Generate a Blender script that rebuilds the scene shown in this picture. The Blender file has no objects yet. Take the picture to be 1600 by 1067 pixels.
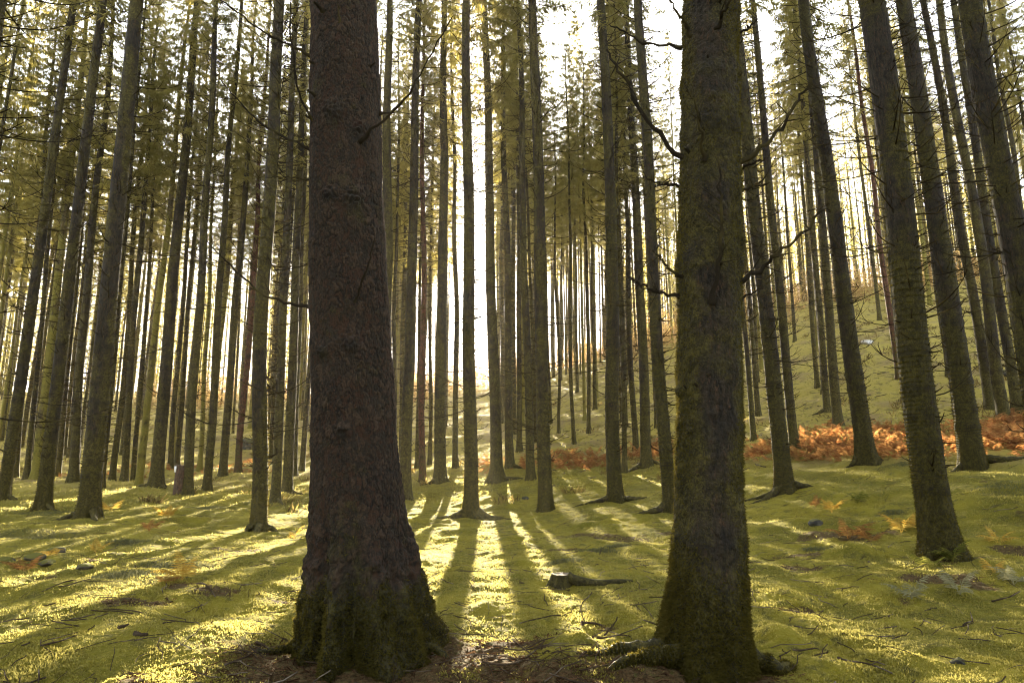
import bpy, math, random
import numpy as np
from mathutils import Vector, Quaternion

random.seed(7)
rng = np.random.default_rng(7)
sc = bpy.context.scene
COL = sc.collection

# ------------------------------------------------------------------ camera maths
F = 1067.0                      # focal length in pixels of a 1600 px wide frame (24 mm lens)
PITCH = math.radians(10.6)
CAMZ = 1.4
SP, CP = math.sin(PITCH), math.cos(PITCH)
SUN_EL = math.radians(13.7)
SUN_AZ = math.radians(-2.65)    # from +Y towards +X


def ray(px, py):
    """direction through a measured spot of the photograph, scaled so that its y is 1"""
    cx, cy = (px - 800.0) / F, (533.5 - py) / F
    dy = CP - cy * SP
    return cx / dy, (SP + cy * CP) / dy


def proj(x, y, z):
    z = z - CAMZ
    d = y * CP + z * SP
    return 800 + F * x / d, 533.5 - F * (z * CP - y * SP) / d, d


# ------------------------------------------------------------------ noise
_perm = np.random.default_rng(3).permutation(512).astype(np.int64)
_perm = np.concatenate([_perm, _perm, _perm])
_g = np.random.default_rng(5).normal(size=(512, 3))
_g /= np.linalg.norm(_g, axis=1)[:, None]


def pnoise(x, y, z=None):
    x = np.asarray(x, float); y = np.asarray(y, float)
    z = np.full_like(x, 0.37) if z is None else np.asarray(z, float)
    xi = np.floor(x).astype(np.int64); yi = np.floor(y).astype(np.int64); zi = np.floor(z).astype(np.int64)
    fx, fy, fz = x - xi, y - yi, z - zi
    u, v, w = [f * f * f * (f * (f * 6 - 15) + 10) for f in (fx, fy, fz)]
    out = 0
    for dx in (0, 1):
        for dy in (0, 1):
            for dz in (0, 1):
                h = _perm[_perm[_perm[(xi + dx) & 511] + ((yi + dy) & 511)] + ((zi + dz) & 511)]
                g = _g[h]
                n = g[..., 0] * (fx - dx) + g[..., 1] * (fy - dy) + g[..., 2] * (fz - dz)
                out = out + n * (u if dx else 1 - u) * (v if dy else 1 - v) * (w if dz else 1 - w)
    return out * 1.6


def worley(x, y, z):
    """F1, F2 cell distances"""
    xi = np.floor(x).astype(np.int64); yi = np.floor(y).astype(np.int64); zi = np.floor(z).astype(np.int64)
    f1 = np.full(x.shape, 9.0); f2 = np.full(x.shape, 9.0); cid = np.zeros(x.shape)
    for dx in (-1, 0, 1):
        for dy in (-1, 0, 1):
            for dz in (-1, 0, 1):
                h = _perm[_perm[_perm[(xi + dx) & 511] + ((yi + dy) & 511)] + ((zi + dz) & 511)]
                o = _g[h] * 0.45 + 0.5
                d = np.sqrt((xi + dx + o[..., 0] - x) ** 2 + (yi + dy + o[..., 1] - y) ** 2 + (zi + dz + o[..., 2] - z) ** 2)
                m = d < f1
                f2 = np.where(m, f1, np.minimum(f2, d)); cid = np.where(m, h, cid); f1 = np.where(m, d, f1)
    return f1, f2, cid / 512.0


def sstep(a, b, x):
    t = np.clip((x - a) / (b - a), 0, 1)
    return t * t * (3 - 2 * t)


# ------------------------------------------------------------------ terrain
_prof = {
    -1.4: [(0, 0), (13, .1), (25, .5), (40, 1.6), (60, 4.5), (90, 10), (140, 17)],
    -.9: [(0, 0), (15, 0), (25, .45), (40, 1.3), (60, 4), (90, 10), (140, 17)],
    -.5: [(0, 0), (17, .1), (25, .5), (35, 1.0), (50, 2.6), (90, 10), (140, 17)],
    -.2: [(0, 0), (18, -.1), (22, -.1), (28, .45), (36, 1.2), (50, 3.0), (90, 10), (140, 16)],
    0.: [(0, 0), (20, -.1), (26, .75), (32, 1.6), (40, 2.8), (60, 6.5), (90, 12.5), (140, 18)],
    .1: [(0, 0), (16, .05), (21, .35), (26, .9), (32, 1.9), (36, 2.6), (50, 5.8), (85, 14.5), (140, 21)],
    .3: [(0, 0), (12, 0), (18, .45), (24, 1.3), (29, 2.1), (36, 3.8), (50, 8), (85, 19.5), (140, 27)],
    .5: [(0, 0), (11, 0), (15, .7), (19, 1.5), (23, 2.3), (29, 3.4), (37, 6), (45, 9.3), (60, 15.3), (90, 25.5), (140, 31)],
    .75: [(0, 0), (10, 0), (13, .9), (15, 1.45), (20, 2.4), (25, 3.3), (30, 5), (40, 9), (60, 17.5), (90, 28), (140, 33)],
    1.4: [(0, 0), (9, .1), (12, .9), (15, 1.7), (20, 2.8), (30, 6), (40, 10), (60, 19), (90, 29), (140, 34)],
}
_us = np.linspace(-1.4, 1.4, 113)
_ys = np.linspace(0, 140, 281)
_keys = sorted(_prof)
_rows = np.array([np.interp(_ys, *zip(*_prof[k])) for k in _keys])
_tab = np.array([[np.interp(u, _keys, _rows[:, j]) for j in range(len(_ys))] for u in _us])
for _ in range(5):
    p_ = np.pad(_tab, ((1, 1), (2, 2)), mode='edge')
    _tab = (p_[:-2, 2:-2] + p_[1:-1, 2:-2] + p_[2:, 2:-2] + p_[1:-1, :-4] + p_[1:-1, 1:-3] + p_[1:-1, 3:-1] + p_[1:-1, 4:]) / 7
_tab -= _tab[:, :1]


def base_h(x, y):
    x = np.asarray(x, float); y = np.asarray(y, float)
    r = np.hypot(x, y)
    yy = np.clip(y, 0, 139.9)
    u = np.clip(x / np.maximum(y, 4.0), -1.399, 1.399)
    a = (u + 1.4) / 2.8 * (len(_us) - 1); b = yy / 140 * (len(_ys) - 1)
    i = np.clip(a.astype(int), 0, len(_us) - 2); j = np.clip(b.astype(int), 0, len(_ys) - 2)
    fa, fb = a - i, b - j
    return (_tab[i, j] * (1 - fa) * (1 - fb) + _tab[i + 1, j] * fa * (1 - fb) + _tab[i, j + 1] * (1 - fa) * fb + _tab[i + 1, j + 1] * fa * fb)


def ground_h(x, y, fine=True):
    x = np.asarray(x, float); y = np.asarray(y, float)
    h = base_h(x, y)
    r = np.hypot(x, y)
    h = h + 0.12 * pnoise(x / 3.1, y / 2.3) + 0.070 * pnoise(x / 1.15 + 9, y / 0.85 + 4)
    far = sstep(20, 45, r)
    h = h + far * (0.35 * pnoise(x / 6 + 3, y / 5 + 1) + .22 * np.abs(pnoise(x / 2.6 + 3, y / 2.2 + 1)))
    n = pnoise(x / 0.48 + 31, y / 0.4 + 17)
    h = h + 0.056 * np.clip(n, -0.35, 1) * (0.6 + 0.8 * sstep(-.3, .6, pnoise(x / 2.2, y / 2.2 + 50)))
    if fine:
        n2 = pnoise(x / 0.17, y / 0.15 + 7)
        h = h + 0.012 * (1 - np.abs(n2) * 2) * sstep(60, 15, r)
        h = h + 0.010 * pnoise(x / 0.055, y / 0.055 + 2) * sstep(30, 8, r)
    for (mx, my, mr, mh) in MOUNDS:
        h = h + mh * np.exp(-((x - mx) ** 2 + (y - my) ** 2) / (mr * mr))
    return h


MOUNDS = []


def hit(px, py, fallback=40.0):
    dx, dz = ray(px, py)
    t = np.arange(2.0, 139, 0.04)
    below = CAMZ + dz * t < base_h(dx * t, t)
    y = float(t[np.argmax(below)]) if below.any() else fallback
    return dx * y, y


for (px, py, r_, h_) in [(970, 1012, .17, .10), (912, 1022, .13, .07), (700, 1018, .11, .07), (765, 962, .30, .04), (975, 1050, .2, .08),
                         (1335, 868, .30, .13), (1235, 815, .45, .12), (125, 925, .5, .10), (235, 835, .6, .16), (290, 862, .5, .12),
                         (1560, 790, .7, .18), (690, 735, .9, .16), (650, 745, .9, .13), (800, 735, .8, .12), (545, 1040, .16, .07),
                         (1210, 1000, .18, .08), (630, 1035, .1, .06), (860, 1055, .2, .06)]:
    x_, y_ = hit(px, py)
    MOUNDS.append((x_, y_, r_, h_))


_mr = np.random.default_rng(17)
for _ in range(110):
    r_ = math.exp(_mr.uniform(math.log(4.2), math.log(24))); a_ = _mr.uniform(-.68, .68)
    MOUNDS.append((r_ * math.sin(a_), r_ * math.cos(a_), _mr.uniform(.10, .34) * (.8 + r_ / 22), _mr.uniform(.012, .05) * (.7 + r_ / 26)))


def gh(x, y):
    return float(ground_h(np.array([x]), np.array([y]), False)[0])


# ------------------------------------------------------------------ mesh helpers
def make_mesh(name, verts, quads=None, tris=None, attrs=None, smooth=False):
    me = bpy.data.meshes.new(name)
    verts = np.ascontiguousarray(verts, dtype=np.float32)
    nq = 0 if quads is None else len(quads)
    nt = 0 if tris is None else len(tris)
    idx = []
    if nq: idx.append(np.asarray(quads, np.int32).ravel())
    if nt: idx.append(np.asarray(tris, np.int32).ravel())
    idx = np.concatenate(idx)
    me.vertices.add(len(verts)); me.vertices.foreach_set('co', verts.ravel())
    me.loops.add(len(idx)); me.loops.foreach_set('vertex_index', idx)
    start = np.concatenate([np.arange(nq) * 4, nq * 4 + np.arange(nt) * 3]).astype(np.int32)
    me.polygons.add(nq + nt); me.polygons.foreach_set('loop_start', start)
    if smooth: me.polygons.foreach_set('use_smooth', np.ones(nq + nt, bool))
    for k, v in (attrs or {}).items():
        a = me.attributes.new(k, 'FLOAT', 'POINT'); a.data.foreach_set('value', np.ascontiguousarray(v, np.float32).ravel())
    me.update(calc_edges=True); me.validate()
    return me


def obj(name, me, mat=None, parent=None, loc=None, rot=None, scale=None):
    o = bpy.data.objects.new(name, me)
    COL.objects.link(o)
    if mat is not None and not me.materials: me.materials.append(mat)
    if parent is not None: o.parent = parent
    if loc is not None: o.location = loc
    if rot is not None: o.rotation_euler = rot
    if scale is not None: o.scale = scale
    return o


def empty(name, loc, label, cat, group=None, quat=None):
    o = bpy.data.objects.new(name, None); COL.objects.link(o)
    o.empty_display_size = .2
    o.location = loc
    if quat is not None:
        o.rotation_mode = 'QUATERNION'; o.rotation_quaternion = quat
    tag(o, label, cat, group)
    return o


def tag(o, label, cat, group=None, kind=None):
    o['label'] = label; o['category'] = cat
    if group: o['group'] = group
    if kind: o['kind'] = kind
    return o


class MB:
    """collects tubes and leaves into one mesh"""
    def __init__(s): s.v, s.q, s.t, s.n = [], [], [], 0

    def add(s, v, q=None, t=None):
        v = np.asarray(v, float).reshape(-1, 3)
        if q is not None and len(q): s.q.append(np.asarray(q, int) + s.n)
        if t is not None and len(t): s.t.append(np.asarray(t, int) + s.n)
        s.v.append(v); s.n += len(v)

    def tube(s, pts, rad, sides=4, cap=True):
        pts = np.asarray(pts, float); n = len(pts)
        rad = np.broadcast_to(np.asarray(rad, float), (n,))
        tan = np.gradient(pts, axis=0); tan /= np.linalg.norm(tan, axis=1)[:, None] + 1e-9
        ref = np.array([0, 0, 1.]) if abs(tan[0][2]) < .8 else np.array([1., 0, 0])
        a = np.cross(tan, ref); a /= np.linalg.norm(a, axis=1)[:, None] + 1e-9
        b = np.cross(tan, a)
        th = np.linspace(0, 2 * math.pi, sides, endpoint=False)
        ring = pts[:, None, :] + rad[:, None, None] * (np.cos(th)[None, :, None] * a[:, None, :] + np.sin(th)[None, :, None] * b[:, None, :])
        i = np.arange(n - 1)[:, None] * sides; j = np.arange(sides)[None, :]; j2 = (j + 1) % sides
        q = np.stack([i + j, i + j2, i + sides + j2, i + sides + j], -1).reshape(-1, 4)
        t = None
        v = ring.reshape(-1, 3)
        if cap:
            v = np.concatenate([v, pts[-1:] + tan[-1:] * rad[-1] * .6])
            t = [(n - 1) * sides + k for k in range(sides)]
            t = [(t[k], t[(k + 1) % sides], n * sides) for k in range(sides)]
        s.add(v, q, t)

    def build(s, name, smooth=False, attrs=None):
        v = np.concatenate(s.v)
        return make_mesh(name, v, np.concatenate(s.q) if s.q else None, np.concatenate(s.t) if s.t else None, attrs, smooth)


# ------------------------------------------------------------------ materials
def new_mat(name):
    m = bpy.data.materials.new(name); m.use_nodes = True
    m.node_tree.nodes.clear()
    return m, m.node_tree


class NT:
    def __init__(s, nt): s.nt = nt

    def n(s, typ, **kw):
        nd = s.nt.nodes.new(typ)
        ins = kw.pop('ins', {})
        for k, v in kw.items(): setattr(nd, k, v)
        for k, v in ins.items():
            if isinstance(v, bpy.types.NodeSocket): s.nt.links.new(v, nd.inputs[k])
            else: nd.inputs[k].default_value = v
        return nd

    def noise(s, vec, scale, detail=4, rough=.55):
        return s.n('ShaderNodeTexNoise', ins={'Vector': vec, 'Scale': scale, 'Detail': detail, 'Roughness': rough}).outputs['Fac']

    def ramp(s, fac, a, b):
        return s.n('ShaderNodeMapRange', interpolation_type='SMOOTHSTEP', ins={'Value': fac, 'From Min': a, 'From Max': b}).outputs['Result']

    def mix(s, f, a, b):
        nd = s.n('ShaderNodeMix', data_type='RGBA')
        for k, v in ((0, f), (6, a), (7, b)):
            if isinstance(v, bpy.types.NodeSocket): s.nt.links.new(v, nd.inputs[k])
            else: nd.inputs[k].default_value = (v if k == 0 else (*v, 1))
        return nd.outputs[2]

    def math(s, op, a, b=0.0):
        nd = s.n('ShaderNodeMath', operation=op)
        for k, v in ((0, a), (1, b)):
            if isinstance(v, bpy.types.NodeSocket): s.nt.links.new(v, nd.inputs[k])
            else: nd.inputs[k].default_value = v
        return nd.outputs[0]

    def attr(s, name): return s.n('ShaderNodeAttribute', attribute_name=name).outputs['Fac']
    def pos(s): return s.n('ShaderNodeNewGeometry').outputs['Position']
    def objc(s): return s.n('ShaderNodeTexCoord').outputs['Object']
    def out(s, sh): s.nt.links.new(sh, s.n('ShaderNodeOutputMaterial').inputs['Surface'])

    def leafy(s, col, tcol, tf, rough=.6):
        d = s.n('ShaderNodeBsdfDiffuse'); t = s.n('ShaderNodeBsdfTranslucent')
        for nd, c in ((d, col), (t, tcol)):
            if isinstance(c, bpy.types.NodeSocket): s.nt.links.new(c, nd.inputs['Color'])
            else: nd.inputs['Color'].default_value = (*c, 1)
        m = s.n('ShaderNodeMixShader', ins={0: tf})
        s.nt.links.new(d.outputs[0], m.inputs[1]); s.nt.links.new(t.outputs[0], m.inputs[2])
        return m.outputs[0]


def bark_mat(name, base, dark, moss, moss2, amount, scale=1.0, bump=.6, zscale=.35):
    m, nt = new_mat(name); N = NT(nt)
    p = N.objc()
    mp = N.n('ShaderNodeMapping', ins={'Vector': p, 'Scale': (scale, scale, scale * zscale)}).outputs[0]
    n1 = N.noise(mp, 22, 6, .65); n2 = N.noise(p, 5 * scale, 3); n3 = N.noise(p, 60 * scale, 3, .7)
    c = N.mix(N.ramp(n1, .35, .65), dark, base)
    c = N.mix(N.ramp(N.noise(mp, 30, 4, .7), .54, .68), c, (base[0] * 2.0, base[1] * 1.45, base[2] * 1.2))
    c = N.mix(N.ramp(N.noise(p, 6, 3), .5, .7), c, (base[0] * .8, base[1] * .9, base[2] * 1.05))
    c = N.mix(N.ramp(N.attr('plate'), .55, .8), c, (base[0] * 1.7, base[1] * 1.5, base[2] * 1.35))
    c = N.mix(N.ramp(N.attr('plate'), .42, .3), c, N.mix(N.ramp(N.attr('plate'), .0, .02), c, (base[0] * 1.25, base[1] * .85, base[2] * .65)))
    lich = N.math('MULTIPLY', N.ramp(N.noise(p, 3.1, 5, .7), .58, .68), N.ramp(n3, .45, .6))
    c = N.mix(N.math('MULTIPLY', lich, .5), c, (base[0] * 2.2, base[1] * 2.6, base[2] * 3.0))
    mo = N.mix(N.ramp(N.math('ADD', N.math('MULTIPLY', n3, .5), N.math('MULTIPLY', N.noise(p, 16, 4, .7), .5)), .42, .62), moss, moss2)
    f = N.math('ADD', N.math('MULTIPLY', N.attr('moss'), amount), N.math('SUBTRACT', n2, .55))
    f = N.math('ADD', f, N.math('MULTIPLY', N.math('SUBTRACT', n3, .5), .5))
    c = N.mix(N.ramp(f, .05, .45), c, mo)
    c = N.mix(N.math('MULTIPLY', N.attr('whorl'), .9), c, (.010, .008, .006))
    c = N.mix(N.attr('crack'), c, (.006, .005, .004))
    b = N.n('ShaderNodeBump', ins={'Strength': bump, 'Distance': .03, 'Height': N.math('ADD', n1, N.math('MULTIPLY', n3, .5))})
    s = N.n('ShaderNodeBsdfPrincipled', ins={'Base Color': c, 'Roughness': .85, 'Specular IOR Level': .25, 'Normal': b.outputs[0]})
    N.out(s.outputs[0])
    return m


M = {}
M['bark_brown'] = bark_mat('spruce_bark_brown', (.026, .0180, .0112), (.0075, .0053, .0038), (.012, .011, .003), (.050, .043, .009), .8, 1.6, .6, .6)
M['bark_moss'] = bark_mat('spruce_bark_mossy', (.032, .024, .015), (.007, .0053, .004), (.018, .016, .004), (.080, .066, .012), .85, 1.2, 1.0)
M['bark'] = bark_mat('spruce_bark', (.032, .024, .015), (.006, .0048, .0036), (.026, .022, .0052), (.100, .082, .016), .88, 1.0, 1.0)
M['snag'] = bark_mat('weathered_snag', (.11, .068, .042), (.035, .022, .015), (.05, .045, .012), (.08, .07, .018), .3, 1.0, .8)
M['bark_gold'] = bark_mat('spruce_bark_gold_moss', (.10, .078, .035), (.04, .03, .015), (.13, .115, .018), (.20, .17, .03), 1.3, 1.0, .8)
M['bark_red'] = bark_mat('spruce_bark_reddish', (.11, .045, .026), (.035, .018, .012), (.05, .045, .012), (.08, .06, .018), .3, 1.0, .8)


def twig_mat(name, a, b):
    m, nt = new_mat(name); N = NT(nt)
    c = N.mix(N.ramp(N.noise(N.pos(), 3.5, 3), .48, .68), a, b)
    N.out(N.leafy(c, b, .18))
    return m


M['twig'] = twig_mat('dead_twig', (.020, .015, .009), (.085, .064, .022))  # dead twigs, darkened in colour to stand as backlit silhouettes
M['twig_sunlit'] = twig_mat('sunlit_mossy_far_twig', (.11, .085, .030), (.28, .215, .065))  # moss tint plus golden sunlight put into the colour of the far twigs
M['branch'] = twig_mat('dead_branch_bark', (.022, .018, .013), (.060, .050, .020))
M['stick'] = twig_mat('fallen_wood', (.05, .036, .024), (.20, .165, .125))

m, nt = new_mat('spruce_needles'); N = NT(nt)
r_ = N.n('ShaderNodeObjectInfo').outputs['Random']
f_ = N.noise(N.pos(), .9, 3)
c_ = N.mix(N.ramp(f_, .35, .65), (.040, .046, .014), (.085, .088, .027))
t_ = N.mix(N.ramp(f_, .35, .65), (.38, .33, .09), (.60, .51, .14))
N.out(N.leafy(c_, t_, .5)); M['needles'] = m


def moss_cols(N, p):
    n1 = N.noise(p, .9, 4); n2 = N.noise(p, 5.0, 4); n3 = N.noise(p, 28, 3)
    c = N.mix(N.ramp(n1, .38, .62), (.110, .099, .009), (.220, .186, .016))
    c = N.mix(N.ramp(n2, .52, .68), c, (.078, .070, .014))
    c = N.mix(N.ramp(n3, .5, .75), c, (.27, .225, .030))
    return c, n1, n2, n3


m, nt = new_mat('mossy_ground'); N = NT(nt)
p_ = N.pos()
c_, n1, n2, n3 = moss_cols(N, p_)
sep = N.n('ShaderNodeSeparateXYZ', ins={0: p_})
brown = N.mix(N.ramp(N.noise(p_, 40, 4, .7), .35, .65), (.022, .013, .008), (.085, .048, .025))
brown = N.mix(N.ramp(N.noise(p_, 11, 3), .6, .7), brown, (.05, .05, .014))
c_ = N.mix(.2, c_, (.05, .05, .012))
c_ = N.mix(N.ramp(N.math('ADD', N.attr('litter'), N.math('MULTIPLY', N.math('SUBTRACT', N.noise(p_, 14, 4, .7), .5), .9)), .35, .6), c_, brown)
hillc = N.mix(N.ramp(N.noise(p_, .45, 5, .65), .46, .62), (.30, .245, .055), (.21, .155, .07))  # dry slope tones, lightened in place of sunlight that misses the slope
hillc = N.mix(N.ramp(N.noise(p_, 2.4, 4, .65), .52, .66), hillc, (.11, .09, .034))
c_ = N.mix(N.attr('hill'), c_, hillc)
b_ = N.n('ShaderNodeBump', ins={'Strength': .9, 'Distance': .03, 'Height': N.math('ADD', N.noise(p_, 55, 4, .7), N.math('MULTIPLY', N.noise(p_, 9, 3), 2.0))})
s_ = N.n('ShaderNodeBsdfPrincipled', ins={'Base Color': c_, 'Roughness': .95, 'Specular IOR Level': .05, 'Normal': b_.outputs[0]})
s_.inputs['Sheen Weight'].default_value = .14; s_.inputs['Sheen Roughness'].default_value = .45; s_.inputs['Sheen Tint'].default_value = (.75, .66, .22, 1)
N.out(s_.outputs[0]); M['ground'] = m

m, nt = new_mat('moss_sprigs'); N = NT(nt)
c_, n1, n2, n3 = moss_cols(N, N.pos())
isl = N.n('ShaderNodeNewGeometry').outputs['Random Per Island']
c2 = N.mix(N.math('MULTIPLY', isl, .55), c_, (.30, .25, .045))
c1 = N.mix(N.math('MULTIPLY', isl, .4), c_, (.055, .055, .012))
tc = N.mix(.5, c2, (.60, .545, .19))
N.out(N.leafy(c1, tc, .55)); M['moss'] = m

m, nt = new_mat('trunk_moss'); N = NT(nt)
isl = N.n('ShaderNodeNewGeometry').outputs['Random Per Island']
c1 = N.mix(isl, (.020, .019, .005), (.058, .050, .011))
N.out(N.leafy(c1, (.20, .16, .03), .35)); M['trunk_moss'] = m


def frond_mat(name, a, b, ta, tb):
    m, nt = new_mat(name); N = NT(nt)
    isl = N.n('ShaderNodeNewGeometry').outputs['Random Per Island']
    f = N.math('ADD', N.math('MULTIPLY', isl, .6), N.math('MULTIPLY', N.noise(N.pos(), 1.1, 3), .5))
    c = N.mix(N.ramp(f, .25, .85), a, b); t = N.mix(N.ramp(f, .25, .85), ta, tb)
    N.out(N.leafy(c, t, .45)); return m


M['bracken'] = frond_mat('rusty_bracken', (.125, .048, .019), (.27, .15, .055), (.30, .10, .033), (.50, .28, .095))
M['fern_gold'] = frond_mat('golden_fern', (.26, .16, .03), (.38, .27, .06), (.55, .32, .05), (.7, .52, .12))
M['fern_green'] = frond_mat('green_fern', (.06, .07, .014), (.12, .12, .025), (.16, .17, .03), (.30, .27, .06))
M['fern_pale'] = frond_mat('pale_fern', (.13, .13, .07), (.22, .21, .13), (.25, .24, .13), (.38, .36, .2))
M['fern_rust'] = frond_mat('rust_fern', (.11, .055, .022), (.22, .12, .04), (.28, .13, .04), (.42, .24, .07))
M['grass'] = frond_mat('grey_green_grass', (.055, .062, .028), (.105, .108, .055), (.10, .105, .045), (.22, .21, .11))
M['thicket'] = frond_mat('ridge_thicket', (.12, .075, .035), (.24, .16, .07), (.32, .19, .08), (.55, .40, .16))
M['heath'] = frond_mat('slope_undergrowth', (.060, .045, .020), (.17, .125, .045), (.12, .085, .03), (.36, .27, .08))
M['litter'] = frond_mat('needle_litter', (.030, .016, .009), (.12, .068, .036), (.05, .025, .012), (.13, .07, .03))


def rock_mat(name, a, b, mossf):
    m, nt = new_mat(name); N = NT(nt); p = N.objc()
    c = N.mix(N.ramp(N.noise(p, 4, 5, .65), .35, .65), a, b)
    nz = N.n('ShaderNodeSeparateXYZ', ins={0: N.n('ShaderNodeNewGeometry').outputs['Normal']}).outputs[2]
    f = N.math('MULTIPLY', N.ramp(N.math('ADD', nz, N.math('MULTIPLY', N.math('SUBTRACT', N.noise(p, 3, 4), .5), 2)), .45, .75), mossf)
    c = N.mix(f, c, (.10, .095, .02))
    b_ = N.n('ShaderNodeBump', ins={'Strength': .6, 'Distance': .02, 'Height': N.noise(p, 14, 5, .7)})
    s = N.n('ShaderNodeBsdfPrincipled', ins={'Base Color': c, 'Roughness': .95, 'Specular IOR Level': .1, 'Normal': b_.outputs[0]})
    N.out(s.outputs[0]); return m


M['rock_white'] = rock_mat('pale_quartz', (.36, .35, .34), (.6, .58, .55), .3)
M['rock_dark'] = rock_mat('dark_rock', (.03, .03, .028), (.09, .085, .075), .6)
M['rock_grey'] = rock_mat('grey_stone', (.045, .040, .028), (.11, .095, .068), 1.0)

m, nt = new_mat('cut_wood'); N = NT(nt); p_ = N.objc()
w_ = N.n('ShaderNodeTexWave', wave_type='RINGS', ins={'Vector': p_, 'Scale': 14, 'Distortion': 2.0})
w_.rings_direction = 'Z'
c_ = N.mix(w_.outputs['Fac'], (.045, .034, .02), (.085, .064, .036))
c_ = N.mix(N.ramp(N.noise(p_, 9, 4), .5, .65), c_, (.10, .095, .025))
N.out(N.n('ShaderNodeBsdfPrincipled', ins={'Base Color': c_, 'Roughness': .9}).outputs[0]); M['cut_wood'] = m
m, nt = new_mat('white_tag'); N = NT(nt)
c_ = N.mix(N.ramp(N.noise(N.objc(), 30, 3), .5, .8), (.8, .8, .78), (.55, .54, .5))
N.out(N.n('ShaderNodeBsdfPrincipled', ins={'Base Color': c_, 'Roughness': .5}).outputs[0]); M['tag'] = m


# ------------------------------------------------------------------ trunks
def trunk_grid(r0, H, flare, flen, seed, ns, zs, lobes=5, lobedir=None, bark=.012, whorl_step=.5, wob=.045, lf=.8):
    """rings of a trunk standing on z = 0: positions (rows, ns, 3) and masks"""
    R = np.random.default_rng(seed)
    th = np.linspace(0, 2 * math.pi, ns, endpoint=False)[None, :]
    z = np.asarray(zs, float)[:, None]
    tp = np.clip(1 - z / H, 0.0008, 1.1) ** .5
    zz = np.clip(z, -.3, None)
    ph = R.uniform(0, 6.28, 3)
    lob = .55 + .30 * np.cos(lobes * th + ph[0]) + .18 * np.cos((lobes + 3) * th + ph[1]) + .15 * np.cos(2 * th + ph[2])
    if lobedir is not None: lob = lob + .55 * np.cos(th - lobedir)
    fl = flare * np.exp(-np.clip(zz, 0, 99) / flen) * (1 - lf + lf * lob * 1.3) + flare * .5 * np.clip(-z, 0, 1)
    rad = r0 * tp * (1 + fl)
    rad = rad * (1 + .05 * pnoise(np.cos(th) * 1.2 + seed, np.sin(th) * 1.2 + z * .35, z * .5 + seed))
    whorl = np.zeros(z.shape)
    zw = .9 + R.uniform(0, .4) if whorl_step < 50 else H
    wz = []
    while zw < H:
        wz.append(zw)
        whorl = np.maximum(whorl, R.uniform(.35, 1) * np.exp(-((z - zw) / .08) ** 2)); zw += whorl_step * R.uniform(.7, 1.35)
    wmask = whorl * sstep(-.5, .35, pnoise(np.cos(th) * 2 + 7, np.sin(th) * 2 + seed, z * 3.0))
    rad = rad * (1 + .09 * wmask)
    x = rad * np.cos(th); y = rad * np.sin(th); zf = z * np.ones_like(th)
    d = bark * (pnoise(x * 26, y * 26, zf * 9 + seed) + .6 * pnoise(x * 60, y * 60, zf * 26 + seed)) * np.minimum(1, tp + .2)
    rad = rad + d
    cx = wob * (pnoise(z * .16 + seed, z * 0 + 3) * 2 - pnoise(np.zeros((1, 1)) + seed, np.zeros((1, 1)) + 3) * 2)
    cy = wob * (pnoise(z * .16 + seed, z * 0 + 8.5) * 2 - pnoise(np.zeros((1, 1)) + seed, np.zeros((1, 1)) + 8.5) * 2)
    P = np.stack([rad * np.cos(th) + cx, rad * np.sin(th) + cy, zf], -1)
    mossm = np.clip(1.1 * np.exp(-np.clip(zf, 0, 99) / 1.2) + .40 + .55 * pnoise(x * 3 + seed, y * 3, zf * .8), 0, 1.3)
    return P, mossm, wmask, wz, th


def grid_faces(nr, ns):
    i = np.arange(nr - 1)[:, None] * ns; j = np.arange(ns)[None, :]; j2 = (j + 1) % ns
    return np.stack([i + j, i + j2, i + ns + j2, i + ns + j], -1).reshape(-1, 4)


def trunk_mesh(name, P, mossm, wmask, crack=None):
    nr, ns = P.shape[:2]
    at = {'moss': mossm, 'whorl': wmask, 'crack': np.zeros((nr, ns)) if crack is None else crack}
    return make_mesh(name, P.reshape(-1, 3), grid_faces(nr, ns), None, {k: np.broadcast_to(v, (nr, ns)).ravel() for k, v in at.items()}, True)


def zlevels(H, dz0, dz1, z1):
    z = [-.35]; s = dz0
    while z[-1] < H - .3:
        s = dz0 + (dz1 - dz0) * min(1, max(0, z[-1]) / z1)
        z.append(z[-1] + s)
    z.append(H)
    return np.array(z)


# ------------------------------------------------------------------ dead twigs and crowns (shared meshes)
def twig_branch(mb, R, z, az, L, r, sub=2, sides=3, up=0.0):
    n = 7
    t = np.linspace(0, 1, n)
    el0 = R.uniform(-.35, .30) + up
    curl = R.uniform(.35, 1.15)
    el = el0 + curl * t ** 1.4
    aa = az + R.normal(0, .22) * t + R.normal(0, .1, n).cumsum() * .25
    st = L / (n - 1)
    d = np.stack([np.cos(aa) * np.cos(el), np.sin(aa) * np.cos(el), np.sin(el)], -1) * st
    p = np.concatenate([[[0, 0, 0]], np.cumsum(d[:-1], 0)]) + [0.05 * math.cos(az), 0.05 * math.sin(az), z]
    mb.tube(p, r * (1 - .72 * t), sides)
    for k in range(sub):
        i = R.integers(2, n - 1)
        ax = aa[i] + R.choice([-1, 1]) * R.uniform(.4, .9)
        l2 = L * R.uniform(.18, .4); t2 = np.linspace(0, 1, 4)
        e2 = el[i] + t2 * R.uniform(-.1, .6)
        q = p[i] + np.stack([np.cos(ax) * np.cos(e2) * t2 * l2, np.sin(ax) * np.cos(e2) * t2 * l2, np.sin(e2) * t2 * l2], -1)
        mb.tube(q, r * .5 * (1 - .6 * t2), 3)
    return p


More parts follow.
